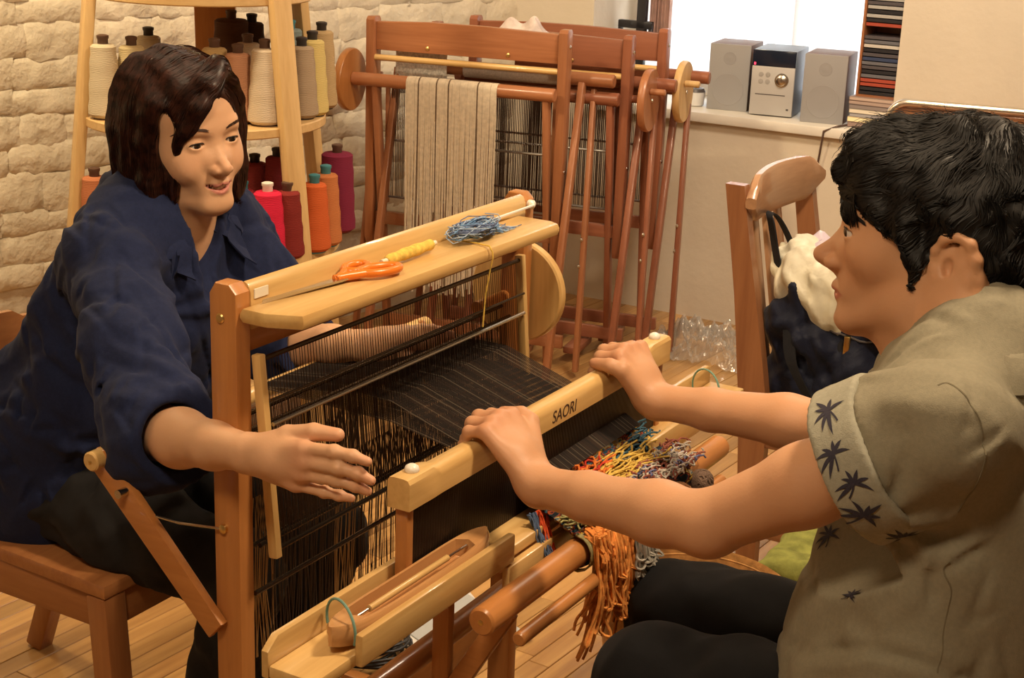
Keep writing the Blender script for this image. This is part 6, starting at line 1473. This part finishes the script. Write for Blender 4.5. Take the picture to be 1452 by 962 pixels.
# ------------------------------------------------------------------ basket of yarn and green box on the floor behind the man's arms
bk = thing('yarn_basket', 'round straw basket full of dark red yarn beside green box', 'basket', LM @ Vector((.865, -.285, 0)), LROT)
BS = fabric('straw_weave', (0.52, 0.27, 0.09), scale=150, var=.3, vscale=60, bump=.8)
MB().lathe([(.10, .0), (.115, .002), (.150, .16), (.165, .30), (.171, .312), (.163, .318), (.154, .30), (.140, .16), (.105, .015)], 40).build('basket_wall', BS, bk)
for k in range(9): MB().tube([((.117 + .0055 * k * 1) * math.cos(q), (.117 + .0055 * k) * math.sin(q), .03 + .034 * k) for q in [2 * math.pi * i / 40 for i in range(40)]], .0065, 6, closed=True).build('straw_coil', BS, bk)
rr = random.Random(33)
for ci, col in enumerate(((.22, .015, .02), (.34, .05, .04), (.10, .012, .02), (.30, .16, .10))):
    q = MB()
    for k in range(60):
        a0 = rr.uniform(0, 6.28); r0 = rr.uniform(.02, .12); cx0, cy0 = rr.uniform(-.05, .05), rr.uniform(-.05, .05); z0 = .255 + rr.uniform(0, .045); ph = rr.uniform(0, 6)
        pts = []
        for t in range(12):
            x = cx0 + r0 * .6 * math.cos(a0 + t * .5); y = cy0 + r0 * .6 * math.sin(a0 + t * .5 + .4 * math.sin(t)); R_ = math.hypot(x, y); f_ = min(1, .142 / max(R_, 1e-6)); pts.append((x * f_, y * f_, z0 + .012 * math.sin(t + ph)))
        q.tube(pts, .0017, 5)
    stuff(q.build('yarn_tangle', yarn(col), bk))
MB().lathe([(.02, .20), (.13, .20), (.135, .245), (.08, .275), (.02, .28)], 24).build('yarn_core', yarn((.16, .012, .016)), bk)
gb = thing('green_box', 'moss green felt-covered box on the floor beside the basket', 'box', LM @ Vector((1.165, -.445, 0)), LROT)
GR = fabric('moss_felt', (0.22, 0.23, 0.055), scale=300, var=.3, vscale=40, bump=.7)
gs = SDF(); gs.box((0, 0, .155), (.120, .125, .150), None, .025, .02); gs.disp(Wrinkle(99, 6, .03, .10, .004), (0, 0, 0), 2); gs.plane((0, 0, .001), (0, 0, -1), .004)
me_, _v = sdf_mesh('felt_cover', gs, .008); link('felt_cover', me_, GR, gb, smooth=False)
MB().tube([(-.120, y_, z_) for y_, z_ in ((.105, .285), (.112, .2), (.114, .1), (.114, .01))], .0035, 6).build('white_edge_band', plain('white_piping', (.7, .7, .66), .6), gb)
# ball of tan yarn by the roller's far end
# ------------------------------------------------------------------ on the floor
film, N, L, b = new_mat('clear_plastic'); N.remove(b); tp = N.new('ShaderNodeBsdfTransparent'); gl = N.new('ShaderNodeBsdfGlossy'); gl.inputs['Roughness'].default_value = .10; df = N.new('ShaderNodeBsdfDiffuse'); df.inputs[0].default_value = (.8, .78, .74, 1)
m1 = N.new('ShaderNodeMixShader'); m1.inputs[0].default_value = .45; m2 = N.new('ShaderNodeMixShader'); lw_ = N.new('ShaderNodeLayerWeight'); lw_.inputs[0].default_value = .35; mr_ = N.new('ShaderNodeMapRange'); mr_.inputs[3].default_value = .14; mr_.inputs[4].default_value = .55
L.new(lw_.outputs['Facing'], mr_.inputs[0]); L.new(mr_.outputs[0], m2.inputs[0]); L.new(gl.outputs[0], m1.inputs[2]); L.new(df.outputs[0], m1.inputs[1]); L.new(tp.outputs[0], m2.inputs[1]); L.new(m1.outputs[0], m2.inputs[2]); L.new(m2.outputs[0], N['Material Output'].inputs['Surface'])
pc = zpt(1000, 482, .05); pg_ = thing('plastic_sheeting', 'heap of clear crinkled plastic sheeting on floor by the wall', 'plastic', Vector((pc.x, pc.y - .02, 0)), WROT)
nu, nv = 90, 60; Pp = np.zeros((nu, nv, 3)); wr_ = Wrinkle(15, 9, .05, .16, .045); wr2_ = Wrinkle(16, 6, .018, .045, .010)
for i in range(nu):
    for j in range(nv):
        a = i / (nu - 1); b_ = j / (nv - 1); x = -.17 + .34 * a; y = -.12 + .22 * b_; dome = max(0, 1 - ((a - .5) / .52) ** 2) * max(0, 1 - ((b_ - .5) / .52) ** 2)
        Pp[i, j] = (x, y, max(.004, .115 * dome ** .7 + float(wr_(np.array([[x, y, .3]]))[0]) * .35 * min(1, dome * 3) + float(wr2_(np.array([[x, y, .3]]))[0]) * min(1, dome * 4)))
link('film_folds', grid_mesh('film_folds', Pp, thick=.0012), film, pg_)
# white sheets and a coil of dark cord under the race
ps = zpt(632, 890, 0); w1 = thing('paper_sheets', 'white paper sheets lying on the floor under the loom', 'paper', Vector((ps.x, ps.y, 0)), .4)
MB().box((-.10, -.13, .0), (.10, .13, .006), .001, 1).build('sheet_stack', plain('white_paper_b', (.72, .70, .68), .6), w1)
MB().box((-.085, -.145, .006), (.115, .11, .009), .001, 1, Matrix.Rotation(.25, 4, 'Z')).build('grey_sheet', plain('grey_paper', (.45, .47, .48), .6), w1)
cc0 = zpt(520, 940, 0); cb = thing('cord_coil', 'coil of black cord on the floor beneath the shuttle race', 'cord', Vector((cc0.x, cc0.y, 0)), 0)
q = MB(); rr = random.Random(6)
for k in range(16):
    r0 = rr.uniform(.05, .085); ox, oy = rr.uniform(-.02, .02), rr.uniform(-.02, .02); ph = rr.uniform(0, 6); z0 = .006 + .004 * k
    q.tube([(ox + r0 * math.cos(t), oy + r0 * .9 * math.sin(t), z0 + .006 * math.sin(2 * t + ph) + .006) for t in [2 * math.pi * i / 28 for i in range(28)]], .0034, 6, closed=True)
q.build('cord_loops', plain('black_cord', (.02, .02, .022), .5), cb)
# ------------------------------------------------------------------ bent wooden seat back with metal rim near the plain wall
fb = ypt(1372, 165, 4.25); ft_ = thing('metal_rimmed_chair', 'wooden chair back with shiny metal rim by the plain wall', 'chair', Vector((fb.x, fb.y, 0)), WROT + .18)
zt_ = ypt(1372, 152, 4.25).z; hw2 = .21
ring = [(-hw2, 0, .46), (-hw2, -.01, zt_ - .10)] + [(-hw2 + .05 - .05 * math.cos(a), -.012, zt_ - .05 + .05 * math.sin(a)) for a in [math.pi / 2 * i / 6 for i in range(7)]] + [(hw2 - .05 + .05 * math.sin(a), -.012, zt_ - .05 + .05 * math.cos(a)) for a in [math.pi / 2 * i / 6 for i in range(7)]] + [(hw2, -.01, zt_ - .10), (hw2, 0, .46)]
MB().tube(ring, .011, 10).build('metal_rim', plain('brushed_rim', (.72, .66, .56), .25, .9), ft_)
MB().box((-hw2 + .012, -.008, .60), (hw2 - .012, .010, zt_ - .012), .02, 4).build('back_panel', ch2['x'], ft_)
MB().box((-hw2, -.40, .43), (hw2, .0, .46), .012, 3).build('seat', ch2['x'], ft_)
for xx, yy in ((-hw2 + .01, -.38), (hw2 - .01, -.38), (-hw2 + .01, 0), (hw2 - .01, 0)): rod((xx, yy, 0), (xx, yy, .455), .011, 10).build('leg', steel, ft_)

# fuzzy yarn balls lying on the cloth stick at the far end of the roller
for (px_, r_, lab, col) in ((966, .021, 'fuzzy tan yarn ball at the far end of the cloth', (.34, .17, .08)), (996, .018, 'fuzzy grey-brown yarn ball beside the tan one', (.17, .11, .08))):
    yb_ = RY - .034; zc_ = RZ - .028 + .0095 + r_ - .002; x_ = pv(px_, 670, -yb_)[0]
    t = thing('yarn_ball', lab, 'yarn ball', LM @ Vector((x_, yb_, zc_ - r_)), LROT); q = MB(); rr = random.Random(px_)
    for k in range(26):
        n_ = Vector((rr.gauss(0, 1), rr.gauss(0, 1), rr.gauss(0, 1))).normalized(); a = n_.orthogonal().normalized(); b_ = n_.cross(a); w_ = rr.uniform(-.3, .3)
        q.tube([Vector((0, 0, r_)) + (a * math.cos(t_) + b_ * math.sin(t_) + n_ * w_).normalized() * (r_ - .0015) for t_ in [2 * math.pi * i / 16 for i in range(16)]], .0022, 5, closed=True)
    q.build('wound_yarn', yarn(col), t); MB().lathe([(.001, .002)] + [((r_ - .002) * math.sin(math.pi * i / 10), r_ - (r_ - .002) * math.cos(math.pi * i / 10)) for i in range(1, 10)] + [(.001, 2 * r_ - .002)], 16).build('yarn_core', yarn(col), t)
